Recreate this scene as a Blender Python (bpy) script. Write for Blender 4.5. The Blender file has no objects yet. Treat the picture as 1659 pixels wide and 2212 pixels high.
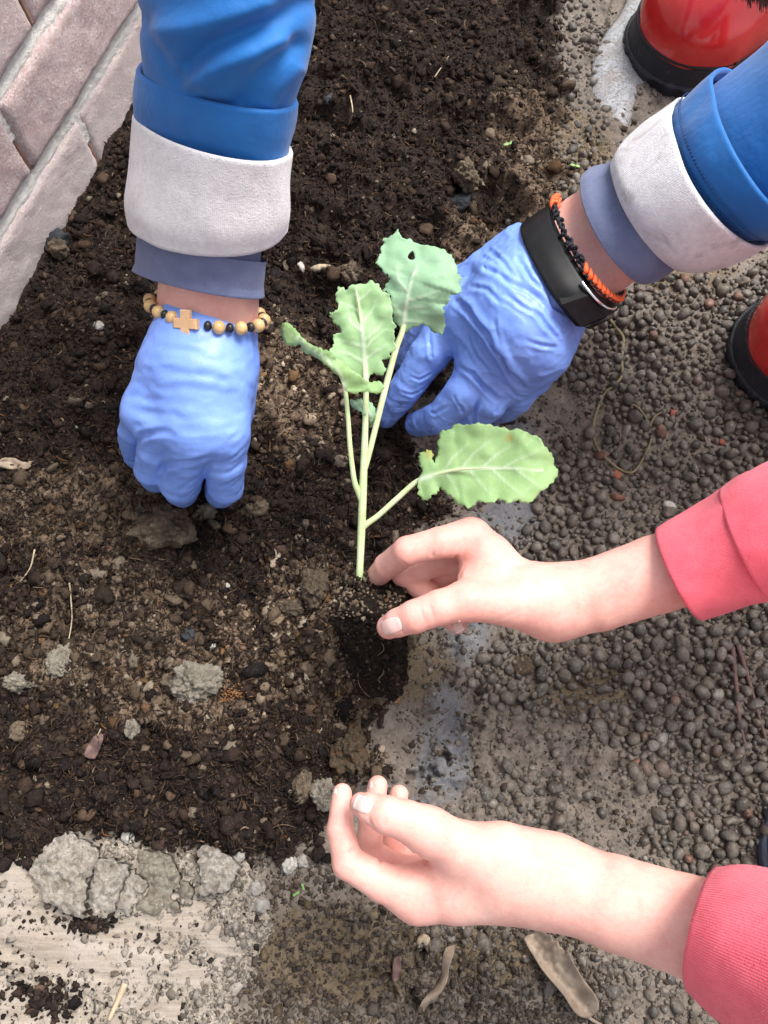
import bpy, math, random
import numpy as np
from mathutils import Vector, Matrix, geometry

random.seed(7)
RNG = np.random.default_rng(7)
R = math.radians
S = bpy.context.scene
COL = S.collection

# ------------------------------------------------------------------ camera, sky, sun, exposure
F = 1664.0                 # focal length in layout units (the layout plan is 1659 x 2212)
TILT = R(18.8)             # camera pitched this far up from straight down
CAMH = 0.5                 # metres above the bed
CX, CY = 829.5, 1106.0
cam_d = bpy.data.cameras.new('camera')
cam_d.sensor_fit = 'VERTICAL'
cam_d.angle = 2 * math.atan(1106.0 / F)
cam_d.clip_start = 0.01
cam_d.clip_end = 200.0
cam = bpy.data.objects.new('camera', cam_d)
cam.location = (0, 0, CAMH)
cam.rotation_euler = (TILT, 0, 0)
COL.objects.link(cam)
S.camera = cam

SUN_EL, SUN_AZ = R(60), R(46)      # azimuth from +y towards +x
world = bpy.data.worlds.new('World')
S.world = world
world.use_nodes = True
wn = world.node_tree
for n in list(wn.nodes):
    wn.nodes.remove(n)
sky = wn.nodes.new('ShaderNodeTexSky')
sky.sky_type = 'NISHITA'
sky.sun_disc = False
sky.sun_elevation = SUN_EL
sky.sun_rotation = SUN_AZ
sky.air_density = 1.0
sky.dust_density = 4.0
sky.ozone_density = 1.0
hs = wn.nodes.new('ShaderNodeHueSaturation')
hs.inputs['Saturation'].default_value = 0.35
bg = wn.nodes.new('ShaderNodeBackground')
bg.inputs['Strength'].default_value = 0.145
wo = wn.nodes.new('ShaderNodeOutputWorld')
wn.links.new(sky.outputs[0], hs.inputs['Color'])
wn.links.new(hs.outputs[0], bg.inputs['Color'])
wn.links.new(bg.outputs[0], wo.inputs['Surface'])

sun_d = bpy.data.lights.new('sun', 'SUN')
sun_d.energy = 2.2
sun_d.angle = R(26)
sun_d.color = (1.0, 0.965, 0.92)
sun = bpy.data.objects.new('sun', sun_d)
sd = Vector((math.sin(SUN_AZ) * math.cos(SUN_EL), math.cos(SUN_AZ) * math.cos(SUN_EL), math.sin(SUN_EL)))
sun.rotation_euler = sd.to_track_quat('Z', 'Y').to_euler()
sun.location = sd * 3
COL.objects.link(sun)

S.view_settings.view_transform = 'Standard'
S.view_settings.look = 'None'
S.view_settings.exposure = 0.93
S.view_settings.gamma = 1.0
S.view_settings.use_curve_mapping = False
S.render.engine = 'CYCLES'
S.cycles.max_bounces = 6
S.cycles.use_denoising = True

# ------------------------------------------------------------------ plan <-> world
CT, ST = math.cos(TILT), math.sin(TILT)
CAM = np.array([0.0, 0.0, CAMH])


def ray(x, y):
    a = (np.asarray(x, float) - CX) / F
    b = -(np.asarray(y, float) - CY) / F
    return np.stack([a, CT * b + ST, ST * b - CT], -1)


def P(x, y, z):
    """plan position + height above the bed -> world point"""
    r = ray(x, y)
    k = (np.asarray(z, float) - CAMH) / r[..., 2]
    return CAM + r * k[..., None] if np.ndim(k) else CAM + r * k


FWD = np.array([0.0, ST, -CT])
UPV = np.array([0.0, CT, ST])


def depth(p):
    return float(np.dot(np.asarray(p) - CAM, FWD))


def proj(p):
    q = np.asarray(p) - CAM
    d = q @ FWD
    return q[..., 0] / d * F + CX, -(q @ UPV) / d * F + CY


def Pd(x, y, d):
    return CAM + ray(x, y) * d


# ------------------------------------------------------------------ noise
def _hash(ix, iy, iz, seed):
    n = (ix.astype(np.int64) * 374761393 + iy.astype(np.int64) * 668265263 + iz.astype(np.int64) * 1274126177 + seed * 974711) & 0xFFFFFFFF
    n = ((n ^ (n >> 13)) * 1274126177) & 0xFFFFFFFF
    n = ((n ^ (n >> 16)) * 2246822519) & 0xFFFFFFFF
    return ((n ^ (n >> 15)) & 0xFFFF) / 65535.0


def vnoise(p, scale, seed=0):
    """value noise in -1..1 ; p (N,3), scale = feature size in metres"""
    q = p / scale
    i = np.floor(q)
    f = q - i
    f = f * f * f * (f * (f * 6 - 15) + 10)
    i = i.astype(np.int64)
    out = 0
    for dx in (0, 1):
        wx = f[:, 0] if dx else 1 - f[:, 0]
        for dy in (0, 1):
            wy = f[:, 1] if dy else 1 - f[:, 1]
            for dz in (0, 1):
                wz = f[:, 2] if dz else 1 - f[:, 2]
                out = out + wx * wy * wz * _hash(i[:, 0] + dx, i[:, 1] + dy, i[:, 2] + dz, seed)
    return out * 2 - 1


def vnoise2(x, y, scale, seed=0):
    qx, qy = x / scale, y / scale
    ix, iy = np.floor(qx), np.floor(qy)
    fx, fy = qx - ix, qy - iy
    fx = fx * fx * fx * (fx * (fx * 6 - 15) + 10)
    fy = fy * fy * fy * (fy * (fy * 6 - 15) + 10)
    ix, iy = ix.astype(np.int64), iy.astype(np.int64)
    z = np.zeros_like(ix)
    a = _hash(ix, iy, z, seed); b = _hash(ix + 1, iy, z, seed)
    c = _hash(ix, iy + 1, z, seed); d = _hash(ix + 1, iy + 1, z, seed)
    return ((a * (1 - fx) + b * fx) * (1 - fy) + (c * (1 - fx) + d * fx) * fy) * 2 - 1


def sstep(a, b, x):
    t = np.clip((x - a) / (b - a), 0, 1)
    return t * t * (3 - 2 * t)


# ------------------------------------------------------------------ object helpers
ORI = {}


def tag(o, label=None, cat=None, group=None, kind=None):
    if label: o['label'] = label
    if cat: o['category'] = cat
    if group: o['group'] = group
    if kind: o['kind'] = kind
    return o


def empty(name, loc):
    o = bpy.data.objects.new(name, None)
    o.empty_display_size = 0.02
    o.location = tuple(loc)
    COL.objects.link(o)
    ORI[o] = np.array(loc, float)
    return o


def build(name, V, faces, mat, parent=None, origin=None, smooth=True, uv=None, attrs=None, mats=None, midx=None):
    V = np.asarray(V, float)
    if origin is None:
        if parent is not None:
            origin = ORI[parent]
        else:
            origin = np.array([(V[:, 0].min() + V[:, 0].max()) / 2, (V[:, 1].min() + V[:, 1].max()) / 2, V[:, 2].min()])
    origin = np.asarray(origin, float)
    me = bpy.data.meshes.new(name)
    Vl = np.ascontiguousarray((V - origin).astype(np.float32))
    if isinstance(faces, np.ndarray):
        n, k = faces.shape
        me.vertices.add(len(Vl)); me.vertices.foreach_set('co', Vl.ravel())
        me.loops.add(n * k); me.loops.foreach_set('vertex_index', np.ascontiguousarray(faces.astype(np.int32)).ravel())
        me.polygons.add(n)
        me.polygons.foreach_set('loop_start', np.arange(0, n * k, k, dtype=np.int32))
        me.update(calc_edges=True)
        me.validate()
    else:
        me.from_pydata([tuple(v) for v in Vl], [], faces)
    if smooth:
        me.polygons.foreach_set('use_smooth', [True] * len(me.polygons))
    if uv is not None:
        l = me.uv_layers.new(name='UVMap')
        vi = np.zeros(len(me.loops), dtype=np.int32)
        me.loops.foreach_get('vertex_index', vi)
        l.data.foreach_set('uv', np.asarray(uv, np.float32)[vi].ravel())
    for k_, a in (attrs or {}).items():
        a = np.asarray(a, np.float32)
        if a.ndim == 1:
            at = me.attributes.new(k_, 'FLOAT', 'POINT'); at.data.foreach_set('value', a)
        else:
            at = me.attributes.new(k_, 'FLOAT_COLOR', 'POINT')
            at.data.foreach_set('color', np.concatenate([a, np.ones((len(a), 1), np.float32)], 1).ravel())
    for m in (mats or [mat]):
        me.materials.append(m)
    if midx is not None:
        me.polygons.foreach_set('material_index', np.asarray(midx, np.int32))
    me.update()
    o = bpy.data.objects.new(name, me)
    COL.objects.link(o)
    if parent is not None:
        o.parent = parent
        o.location = tuple(origin - ORI[parent])
    else:
        o.location = tuple(origin)
    ORI[o] = origin
    return o


def instance(name, me, loc, parent=None, rot=(0, 0, 0), scale=(1, 1, 1)):
    o = bpy.data.objects.new(name, me)
    COL.objects.link(o)
    if parent is not None:
        o.parent = parent
        o.location = tuple(np.asarray(loc) - ORI[parent])
    else:
        o.location = tuple(loc)
    o.rotation_euler = rot
    o.scale = scale
    ORI[o] = np.asarray(loc, float)
    return o


# ------------------------------------------------------------------ materials
class NT:
    def __init__(s, name):
        s.m = bpy.data.materials.new(name)
        s.m.use_nodes = True
        s.t = s.m.node_tree
        s.b = s.t.nodes['Principled BSDF']
        s.geo = s.t.nodes.new('ShaderNodeNewGeometry')
        s.h = None

    def n(s, typ, **kw):
        nd = s.t.nodes.new(typ)
        for k, v in kw.items():
            setattr(nd, k, v)
        return nd

    def link(s, a, b):
        s.t.links.new(a, b)

    def pos(s, scale=(1, 1, 1), rot=(0, 0, 0), src=None):
        mp = s.n('ShaderNodeMapping')
        mp.inputs['Scale'].default_value = scale
        mp.inputs['Rotation'].default_value = rot
        s.link(src or s.geo.outputs['Position'], mp.inputs['Vector'])
        return mp.outputs[0]

    def noise(s, scale, detail=4, rough=0.55, vec=None, dist=0.0):
        t = s.n('ShaderNodeTexNoise')
        t.inputs['Scale'].default_value = scale
        t.inputs['Detail'].default_value = detail
        t.inputs['Roughness'].default_value = rough
        t.inputs['Distortion'].default_value = dist
        s.link(vec or s.geo.outputs['Position'], t.inputs['Vector'])
        return t.outputs['Fac']

    def voro(s, scale, vec=None, feature='F1', out='Distance'):
        t = s.n('ShaderNodeTexVoronoi', feature=feature)
        t.inputs['Scale'].default_value = scale
        s.link(vec or s.geo.outputs['Position'], t.inputs['Vector'])
        return t.outputs[out]

    def attr(s, name, out='Fac'):
        a = s.n('ShaderNodeAttribute', attribute_name=name)
        return a.outputs[out]

    def ramp(s, fac, a, b, ca=(0, 0, 0), cb=(1, 1, 1)):
        r = s.n('ShaderNodeValToRGB')
        r.color_ramp.elements[0].position = a
        r.color_ramp.elements[1].position = b
        r.color_ramp.elements[0].color = (*ca, 1)
        r.color_ramp.elements[1].color = (*cb, 1)
        s.link(fac, r.inputs[0])
        return r.outputs[0]

    def rng(s, v, a, b, c, d):
        m = s.n('ShaderNodeMapRange')
        for i, x in zip((1, 2, 3, 4), (a, b, c, d)):
            m.inputs[i].default_value = x
        s.link(v, m.inputs[0])
        return m.outputs[0]

    def mix(s, fac, a, b, blend='MIX'):
        m = s.n('ShaderNodeMix', data_type='RGBA', blend_type=blend)
        for sock, v in ((m.inputs[0], fac), (m.inputs[6], a), (m.inputs[7], b)):
            if isinstance(v, (int, float)):
                sock.default_value = v
            elif isinstance(v, (tuple, list)):
                sock.default_value = (*v, 1)
            else:
                s.link(v, sock)
        return m.outputs[2]

    def math(s, op, a, b=0.0):
        m = s.n('ShaderNodeMath', operation=op)
        for sock, v in ((m.inputs[0], a), (m.inputs[1], b)):
            if isinstance(v, (int, float)):
                sock.default_value = v
            else:
                s.link(v, sock)
        return m.outputs[0]

    def bump(s, h, strength=0.5, dist=0.001):
        b = s.n('ShaderNodeBump')
        b.inputs['Strength'].default_value = strength
        b.inputs['Distance'].default_value = dist
        s.link(h, b.inputs['Height'])
        if s.h is not None:
            s.link(s.h, b.inputs['Normal'])
        s.h = b.outputs[0]
        s.link(s.h, s.b.inputs['Normal'])

    def set(s, **kw):
        nm = dict(color='Base Color', rough='Roughness', metal='Metallic', sss='Subsurface Weight', sss_scale='Subsurface Scale',
                  sss_radius='Subsurface Radius', coat='Coat Weight', coat_rough='Coat Roughness', spec='Specular IOR Level',
                  sheen='Sheen Weight', trans='Transmission Weight', sheen_rough='Sheen Roughness')
        for k, v in kw.items():
            sock = s.b.inputs[nm[k]]
            if hasattr(v, 'is_output'):
                s.link(v, sock)
            elif isinstance(v, tuple) and k == 'color':
                sock.default_value = (*v, 1)
            else:
                sock.default_value = v
        return s.m


def m_skin():
    t = NT('skin')
    a = t.noise(55, 3, 0.5)
    b = t.noise(420, 3, 0.6)
    c = t.mix(t.ramp(a, 0.35, 0.68), (0.79, 0.450, 0.372), (0.72, 0.345, 0.290))
    c = t.mix(t.rng(b, 0.35, 0.7, 0.0, 0.30), c, (0.85, 0.57, 0.48))
    c = t.mix(t.rng(t.noise(130, 4, 0.7), 0.48, 0.70, 0, 0.40), c, (0.68, 0.29, 0.24))
    c = t.mix(t.attr('flush'), c, (0.66, 0.25, 0.22))
    c = t.mix(t.rng(t.noise(170, 4, 0.75), 0.70, 0.76, 0, 0.55), c, (0.30, 0.14, 0.10))
    v = t.voro(900, feature='DISTANCE_TO_EDGE')
    t.bump(t.ramp(v, 0.0, 0.12), 0.16, 0.0004)
    t.bump(t.noise(1500, 2), 0.16, 0.0003)
    t.bump(t.noise(110, 4, 0.6), 0.10, 0.0016)
    return t.set(color=c, rough=t.rng(b, 0.3, 0.7, 0.42, 0.56), sss=0.25, sss_scale=0.004, sss_radius=(1.0, 0.38, 0.22), spec=0.4)


def m_nail():
    t = NT('fingernail')
    return t.set(color=t.mix(t.attr('tip'), (0.80, 0.54, 0.49), (0.88, 0.76, 0.72)), rough=0.2, sss=0.1, sss_scale=0.002, spec=0.55)


def m_glove():
    t = NT('nitrile')
    a = t.noise(60, 4, 0.6)
    c = t.mix(t.ramp(a, 0.3, 0.72), (0.165, 0.290, 0.75), (0.215, 0.370, 0.86))
    t.bump(t.noise(200, 3, 0.6, dist=2.0), 0.22, 0.0010)
    d_ = t.noise(230, 5, 0.75)
    c = t.mix(t.rng(d_, 0.60, 0.72, 0, 0.25), c, (0.10, 0.095, 0.12))
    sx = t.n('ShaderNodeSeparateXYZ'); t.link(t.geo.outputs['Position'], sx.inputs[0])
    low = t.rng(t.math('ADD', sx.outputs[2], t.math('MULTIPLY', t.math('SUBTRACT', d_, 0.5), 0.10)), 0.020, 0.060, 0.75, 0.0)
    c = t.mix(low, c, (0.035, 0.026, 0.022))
    t.bump(t.noise(900, 2), 0.08, 0.0003)
    return t.set(color=c, rough=0.42, sss=0.12, sss_scale=0.004, sss_radius=(0.4, 0.5, 1.0), spec=0.45)


def m_jacket():
    t = NT('jacket_fabric')
    a = t.noise(25, 3)
    c = t.mix(t.ramp(a, 0.3, 0.7), (0.009, 0.115, 0.37), (0.014, 0.150, 0.45))
    t.bump(t.noise(1500, 2), 0.25, 0.0004)
    t.bump(t.noise(60, 3, 0.55), 0.35, 0.004)
    c = t.mix(t.rng(t.noise(190, 5, 0.75), 0.62, 0.74, 0, 0.25), c, (0.10, 0.12, 0.16))
    return t.set(color=c, rough=0.6, spec=0.25, sheen=0.15)


def m_fleece(name, dirt):
    t = NT(name)
    a = t.noise(300, 4, 0.7)
    b = t.noise(38, 4, 0.65, dist=0.6)
    c = t.mix(t.rng(a, 0.3, 0.7, 0, 1), (0.58, 0.56, 0.57), (0.74, 0.715, 0.72))
    c = t.mix(t.rng(b, 0.52, 0.66, 0, dirt), c, (0.30, 0.265, 0.26))
    uv = t.n('ShaderNodeUVMap').outputs[0]
    w = t.n('ShaderNodeTexWave', wave_type='BANDS', bands_direction='X')
    w.inputs['Scale'].default_value = 42
    w.inputs['Distortion'].default_value = 1.5
    t.link(uv, w.inputs['Vector'])
    t.bump(w.outputs['Fac'], 0.16, 0.0008)
    t.bump(t.noise(1100, 3, 0.7), 0.55, 0.0012)
    return t.set(color=c, rough=0.95, spec=0.1, sheen=0.3)


def m_cloth(name, ca, cb, wave=0, rough=0.85):
    t = NT(name)
    a = t.noise(120, 4, 0.65)
    c = t.mix(t.rng(a, 0.3, 0.7, 0, 1), ca, cb)
    if wave:
        uv = t.n('ShaderNodeUVMap').outputs[0]
        mp = t.pos((1, 1, 1), src=uv)
        w = t.n('ShaderNodeTexWave', wave_type='BANDS', bands_direction='X')
        w.inputs['Scale'].default_value = wave
        w.inputs['Distortion'].default_value = 0.6
        w.inputs['Detail'].default_value = 2
        t.link(mp, w.inputs['Vector'])
        c = t.mix(t.rng(w.outputs['Fac'], 0, 1, 0.22, 0.0), c, tuple(x * 0.55 for x in ca))
        t.bump(w.outputs['Fac'], 0.35, 0.0009)
    t.bump(t.noise(1300, 3, 0.7), 0.5, 0.0008)
    return t.set(color=c, rough=rough, spec=0.15, sheen=0.15)


def m_simple(name, ca, cb, scale=80, rough=0.5, bump=0.2, bscale=400, bdist=0.0006, spec=0.5, coat=0.0, detail=4):
    t = NT(name)
    a = t.noise(scale, detail, 0.6)
    c = t.mix(t.rng(a, 0.32, 0.68, 0, 1), ca, cb)
    if bump:
        t.bump(t.noise(bscale, 4, 0.6), bump, bdist)
    return t.set(color=c, rough=rough, spec=spec, coat=coat, coat_rough=0.12)


def m_crumb():
    """loose soil bits: one tint per bit"""
    t = NT('soil_crumb')
    c = t.mix(t.noise(500, 3, 0.7), t.attr('tint', 'Color'), (0.012, 0.009, 0.008))
    c = t.mix(t.rng(t.noise(700, 3, 0.7), 0.55, 0.75, 0, 0.35), c, t.mix(0.35, t.attr('tint', 'Color'), (0.35, 0.28, 0.22)))
    t.bump(t.noise(900, 3, 0.7), 0.6, 0.001)
    return t.set(color=c, rough=0.85, spec=0.10)


def m_pebble():
    t = NT('pebble_clay')
    oi = t.n('ShaderNodeObjectInfo')
    tint = t.mix(t.attr('is_mass'), oi.outputs['Random'], t.attr('rnd'))
    r = t.n('ShaderNodeValToRGB')
    cr = r.color_ramp
    cr.elements[0].position = 0.0; cr.elements[0].color = (0.060, 0.054, 0.048, 1)
    cr.elements[1].position = 1.0; cr.elements[1].color = (0.20, 0.080, 0.050, 1)
    for p, c in ((0.35, (0.105, 0.090, 0.074)), (0.7, (0.150, 0.127, 0.101)), (0.90, (0.125, 0.098, 0.072)), (0.96, (0.27, 0.25, 0.22)), (0.985, (0.15, 0.095, 0.068))):
        e = cr.elements.new(p); e.color = (*c, 1)
    t.link(tint, r.inputs[0])
    n1, n0 = t.noise(330, 5, 0.7), t.noise(110, 3, 0.6)
    c = t.mix(t.rng(n1, 0.42, 0.66, 0, 0.75), r.outputs[0], (0.040, 0.033, 0.028))
    c = t.mix(t.rng(n0, 0.48, 0.66, 0, 0.7), c, (0.16, 0.135, 0.112))
    c = t.mix(t.rng(t.noise(800, 3), 0.60, 0.70, 0, 0.7), c, (0.30, 0.27, 0.23))
    t.bump(t.noise(420, 4, 0.65), 0.55, 0.0016)
    t.bump(t.noise(1200, 2), 0.3, 0.0006)
    return t.set(color=c, rough=t.rng(n1, 0.35, 0.62, 0.26, 0.62), spec=0.42)


def m_clod(name, ca, cb, cc):
    t = NT(name)
    a = t.noise(260, 5, 0.7)
    b = t.noise(90, 3, 0.6)
    c = t.mix(t.rng(a, 0.35, 0.65, 0, 1), ca, cb)
    c = t.mix(t.rng(b, 0.55, 0.68, 0, 0.7), c, cc)
    sp = t.noise(1000, 2)
    c = t.mix(t.rng(sp, 0.66, 0.74, 0, 0.8), c, tuple(min(1, x * 2.2) for x in cb))
    c = t.mix(t.rng(t.noise(800, 2), 0.64, 0.72, 0, 0.8), c, (0.02, 0.015, 0.013))
    t.bump(t.noise(420, 5, 0.8), 1.0, 0.004)
    t.bump(t.noise(1100, 3, 0.7), 0.8, 0.0015)
    return t.set(color=c, rough=0.9, spec=0.2)


def m_ground():
    t = NT('bed_ground')
    soil, sand, brown, wet = (t.attr(k) for k in ('soil', 'sand', 'brown', 'wet'))
    n1, n2, n3 = t.noise(90, 5, 0.7), t.noise(430, 4, 0.7), t.noise(1000, 3, 0.6)
    dark = t.mix(t.rng(n2, 0.35, 0.66, 0, 1), (0.013, 0.0090, 0.0078), (0.046, 0.031, 0.024))
    loam = t.mix(t.rng(n2, 0.35, 0.66, 0, 1), (0.060, 0.042, 0.030), (0.21, 0.150, 0.102))
    mud = t.mix(t.rng(n1, 0.35, 0.66, 0, 1), (0.132, 0.107, 0.085), (0.245, 0.203, 0.165))
    mud = t.mix(t.rng(n2, 0.5, 0.7, 0, 0.7), mud, (0.058, 0.045, 0.035))
    och = t.mix(t.rng(n2, 0.35, 0.66, 0, 1), (0.10, 0.068, 0.034), (0.21, 0.155, 0.085))
    pale = t.mix(t.rng(n2, 0.3, 0.68, 0, 1), (0.22, 0.185, 0.145), (0.42, 0.365, 0.30))
    pale = t.mix(t.rng(t.noise(700, 2), 0.63, 0.7, 0, 0.9), pale, (0.03, 0.024, 0.02))
    d = t.mix(t.rng(t.math('ADD', brown, t.math('MULTIPLY', t.math('SUBTRACT', n1, 0.5), 1.4)), 0.3, 0.7, 0, 1), dark, loam)
    m = t.mix(t.rng(t.math('ADD', t.attr('ochre'), t.math('MULTIPLY', t.math('SUBTRACT', n1, 0.5), 1.2)), 0.4, 0.75, 0, 0.8), mud, och)
    c = t.mix(t.rng(t.math('ADD', soil, t.math('MULTIPLY', t.math('SUBTRACT', n2, 0.5), 0.8)), 0.4, 0.6, 0, 1), m, d)
    c = t.mix(t.rng(t.math('ADD', sand, t.math('MULTIPLY', t.math('SUBTRACT', n2, 0.5), 0.8)), 0.4, 0.65, 0, 1), c, pale)
    sp = t.rng(n3, 0.68, 0.74, 0, 0.75)
    c = t.mix(sp, c, (0.42, 0.38, 0.31))
    t.bump(t.noise(260, 5, 0.75), 0.7, 0.003)
    t.bump(n3, 0.5, 0.0012)
    rough = t.math('SUBTRACT', t.rng(n1, 0.3, 0.7, 0.58, 0.85), t.math('MULTIPLY', wet, t.rng(n2, 0.4, 0.65, 0.50, 0.18)))
    film = t.rng(t.math('ADD', t.attr('film'), t.math('MULTIPLY', t.math('SUBTRACT', n2, 0.5), 0.9)), 0.25, 0.8, 0, 0.75)
    c = t.mix(film, c, t.mix(t.rng(n1, 0.3, 0.7, 0, 1), (0.125, 0.138, 0.165), (0.20, 0.205, 0.215)))
    rough = t.math('SUBTRACT', rough, t.math('MULTIPLY', film, 0.42))
    spec = t.math('SUBTRACT', 0.45, t.math('MULTIPLY', soil, 0.36))
    return t.set(color=c, rough=rough, spec=spec)


M = {}
M['skin'] = m_skin()
M['nail'] = m_nail()
M['glove'] = m_glove()
M['jacket'] = m_jacket()
M['fleece'] = m_fleece('pale_lining_fleece', 0.12)
M['fleece_dirty'] = m_fleece('soiled_lining_fleece', 0.75)
M['shirt'] = m_cloth('blue_grey_jersey', (0.125, 0.150, 0.255), (0.165, 0.192, 0.31))
M['sweater'] = m_cloth('rose_red_jersey', (0.80, 0.115, 0.16), (0.88, 0.155, 0.205))
M['rib'] = m_cloth('rose_red_rib', (0.81, 0.12, 0.165), (0.89, 0.16, 0.21), wave=30)
M['ground'] = m_ground()
M['crumb'] = m_crumb()
M['pebble'] = m_pebble()

# ------------------------------------------------------------------ signed-distance modelling
def seg_d(p, a, b):
    ba = b - a
    pa = p - a
    h = np.clip(pa @ ba / max(ba @ ba, 1e-12), 0, 1)
    q = pa - h[:, None] * ba
    return np.sqrt(np.einsum('ij,ij->i', q, q)), h


def rcone(p, a, b, ra, rb):
    d, h = seg_d(p, a, b)
    return d - (ra + (rb - ra) * h)


def smin(a, b, k):
    h = np.maximum(k - np.abs(a - b), 0) / k
    return np.minimum(a, b) - h * h * k * 0.25


def J(x, y, z, r):
    """joint: plan position, height, radius in plan units -> (point, radius in metres)"""
    p = P(x, y, z)
    return p, r * depth(p) / F


def chain(js):
    js = [J(*j) for j in js]

    def f(p):
        d = None
        for (a, ra), (b, rb) in zip(js, js[1:]):
            e = rcone(p, a, b, ra, rb)
            d = e if d is None else smin(d, e, 0.0012)
        return d
    f.js = js
    return f


def trace(fn, pts):
    pts = np.asarray(pts, float)
    r = ray(pts[:, 0], pts[:, 1])
    r /= np.linalg.norm(r, axis=1)[:, None]
    t = np.full(len(pts), 0.12)
    for _ in range(45):
        d = fn(CAM + r * t[:, None])
        t += np.clip(d, -0.01, 0.05) * 0.9
    return CAM + r * t[:, None]


def grad(fn, p, e=4e-4):
    g = np.zeros_like(p)
    for k in range(3):
        o = np.zeros(3); o[k] = e
        g[:, k] = fn(p + o) - fn(p - o)
    return g / (np.linalg.norm(g, axis=1)[:, None] + 1e-12)


def poly_dist_t(p, line):
    d = np.full(len(p), 1e9); tt = np.zeros(len(p))
    L = np.concatenate([[0], np.cumsum(np.linalg.norm(np.diff(line, axis=0), axis=1))])
    for k, (a, b) in enumerate(zip(line, line[1:])):
        e, h = seg_d(p, a, b)
        m = e < d
        d = np.where(m, e, d); tt = np.where(m, (L[k] + h * (L[k + 1] - L[k])) / L[-1], tt)
    return d, tt


def poly_dist(p, line):
    d = None
    for a, b in zip(line, line[1:]):
        e, _ = seg_d(p, a, b)
        d = e if d is None else np.minimum(d, e)
    return d


def crease_field(base, creases, sharp=False):
    """creases: (plan points, width m, depth m, ridge factor)"""
    L = [(trace(base, c[0]), c[1], c[2], c[3]) for c in creases]

    def f(p):
        o = np.zeros(len(p))
        for line, w, dep, ridge in L:
            c = (line.min(0) + line.max(0)) / 2
            rad = np.linalg.norm(line - c, axis=1).max() + 4 * w
            m = np.linalg.norm(p - c, axis=1) < rad
            if not m.any():
                continue
            d, tt = poly_dist_t(p[m], line)
            o[m] += dep * np.clip(np.sin(np.pi * tt), 0, 1) ** .7 * ((np.exp(-d / w) if sharp else np.exp(-(d / w) ** 2)) - ridge * np.exp(-((d - 1.9 * w) / w) ** 2))
        return o
    f.lines = L
    return f


def sdf_mesh(fn, lo, hi, vox):
    lo = np.asarray(lo, float); hi = np.asarray(hi, float)
    C = 3
    nb = np.ceil((hi - lo) / (vox * C)).astype(int) + 1
    ax = [lo[k] + np.arange(nb[k] + 1) * vox * C for k in range(3)]
    G = np.stack(np.meshgrid(*ax, indexing='ij'), -1).reshape(-1, 3)
    D = fn(G).reshape(nb + 1)
    nf = nb * C + 1
    fine = np.repeat(np.repeat(np.repeat(D, C, 0), C, 1), C, 2)[:nf[0], :nf[1], :nf[2]]
    # coarse blocks near the surface are evaluated at full resolution
    Dm = np.full(nb, 1e9)
    for dx in (0, 1):
        for dy in (0, 1):
            for dz in (0, 1):
                Dm = np.minimum(Dm, np.abs(D[dx:nb[0] + dx, dy:nb[1] + dy, dz:nb[2] + dz]))
    near = Dm < vox * C * 1.15
    nm = np.zeros(nf, bool)
    big = np.repeat(np.repeat(np.repeat(near, C, 0), C, 1), C, 2)
    for dx in (0, 1):
        for dy in (0, 1):
            for dz in (0, 1):
                nm[dx:dx + big.shape[0], dy:dy + big.shape[1], dz:dz + big.shape[2]] |= big
    idx = np.argwhere(nm)
    val = np.concatenate([fn(lo + c * vox) for c in np.array_split(idx, max(1, len(idx) // 150000))])
    fine[nm] = val
    ins = fine < 0
    # naive surface nets
    cnt = np.zeros(nf - 1); acc = np.zeros((*(nf - 1), 3))
    sl = lambda o: tuple(slice(o[k], nf[k] - 1 + o[k]) for k in range(3))
    crossed = np.zeros(nf - 1, bool)
    s0 = ins[sl((0, 0, 0))]
    for o in np.ndindex(2, 2, 2):
        crossed |= ins[sl(o)] != s0
    cells = np.argwhere(crossed)
    acc = np.zeros((len(cells), 3)); cnt = np.zeros(len(cells))
    ci, cj, ck = cells.T
    for axis in range(3):
        o1, o2 = [k for k in range(3) if k != axis]
        for u in (0, 1):
            for v in (0, 1):
                a = np.zeros(3, int); a[o1] = u; a[o2] = v
                b = a.copy(); b[axis] = 1
                da = fine[ci + a[0], cj + a[1], ck + a[2]]
                db = fine[ci + b[0], cj + b[1], ck + b[2]]
                m = (da < 0) != (db < 0)
                t = np.where(m, da / np.where(m, da - db, 1), 0)
                pt = a + t[:, None] * (b - a)
                acc[m] += pt[m]; cnt[m] += 1
    V = lo + (cells + acc / np.maximum(cnt, 1)[:, None]) * vox
    ids = np.full(nf - 1, -1, np.int64)
    ids[ci, cj, ck] = np.arange(len(cells))
    Fc = []
    for axis in range(3):
        o1, o2 = (axis + 1) % 3, (axis + 2) % 3
        sa = [slice(1, nf[k] - 1) for k in range(3)]
        sa[axis] = slice(0, nf[axis] - 1)
        sb = list(sa); sb[axis] = slice(1, nf[axis])
        A, B = ins[tuple(sa)], ins[tuple(sb)]
        e = np.argwhere(A != B)
        off = np.array([1, 1, 1]); off[axis] = 0
        flip = A[tuple(e.T)]
        e = e + off
        q = []
        for u, v in ((0, 0), (1, 0), (1, 1), (0, 1)):
            c = e.copy(); c[:, o1] -= u; c[:, o2] -= v
            q.append(ids[tuple(c.T)])
        q = np.stack(q, 1)
        q[~flip] = q[~flip][:, ::-1]
        Fc.append(q)
    Fc = np.concatenate(Fc)
    Fc = Fc[(Fc >= 0).all(1)]
    d = fn(V)
    g = np.stack([fn(V + np.eye(3)[k] * 3e-4) - d for k in range(3)], 1)
    g /= np.linalg.norm(g, axis=1)[:, None] + 1e-12
    V = V - g * np.clip(d, -vox * 0.6, vox * 0.6)[:, None]
    return V, Fc


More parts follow.
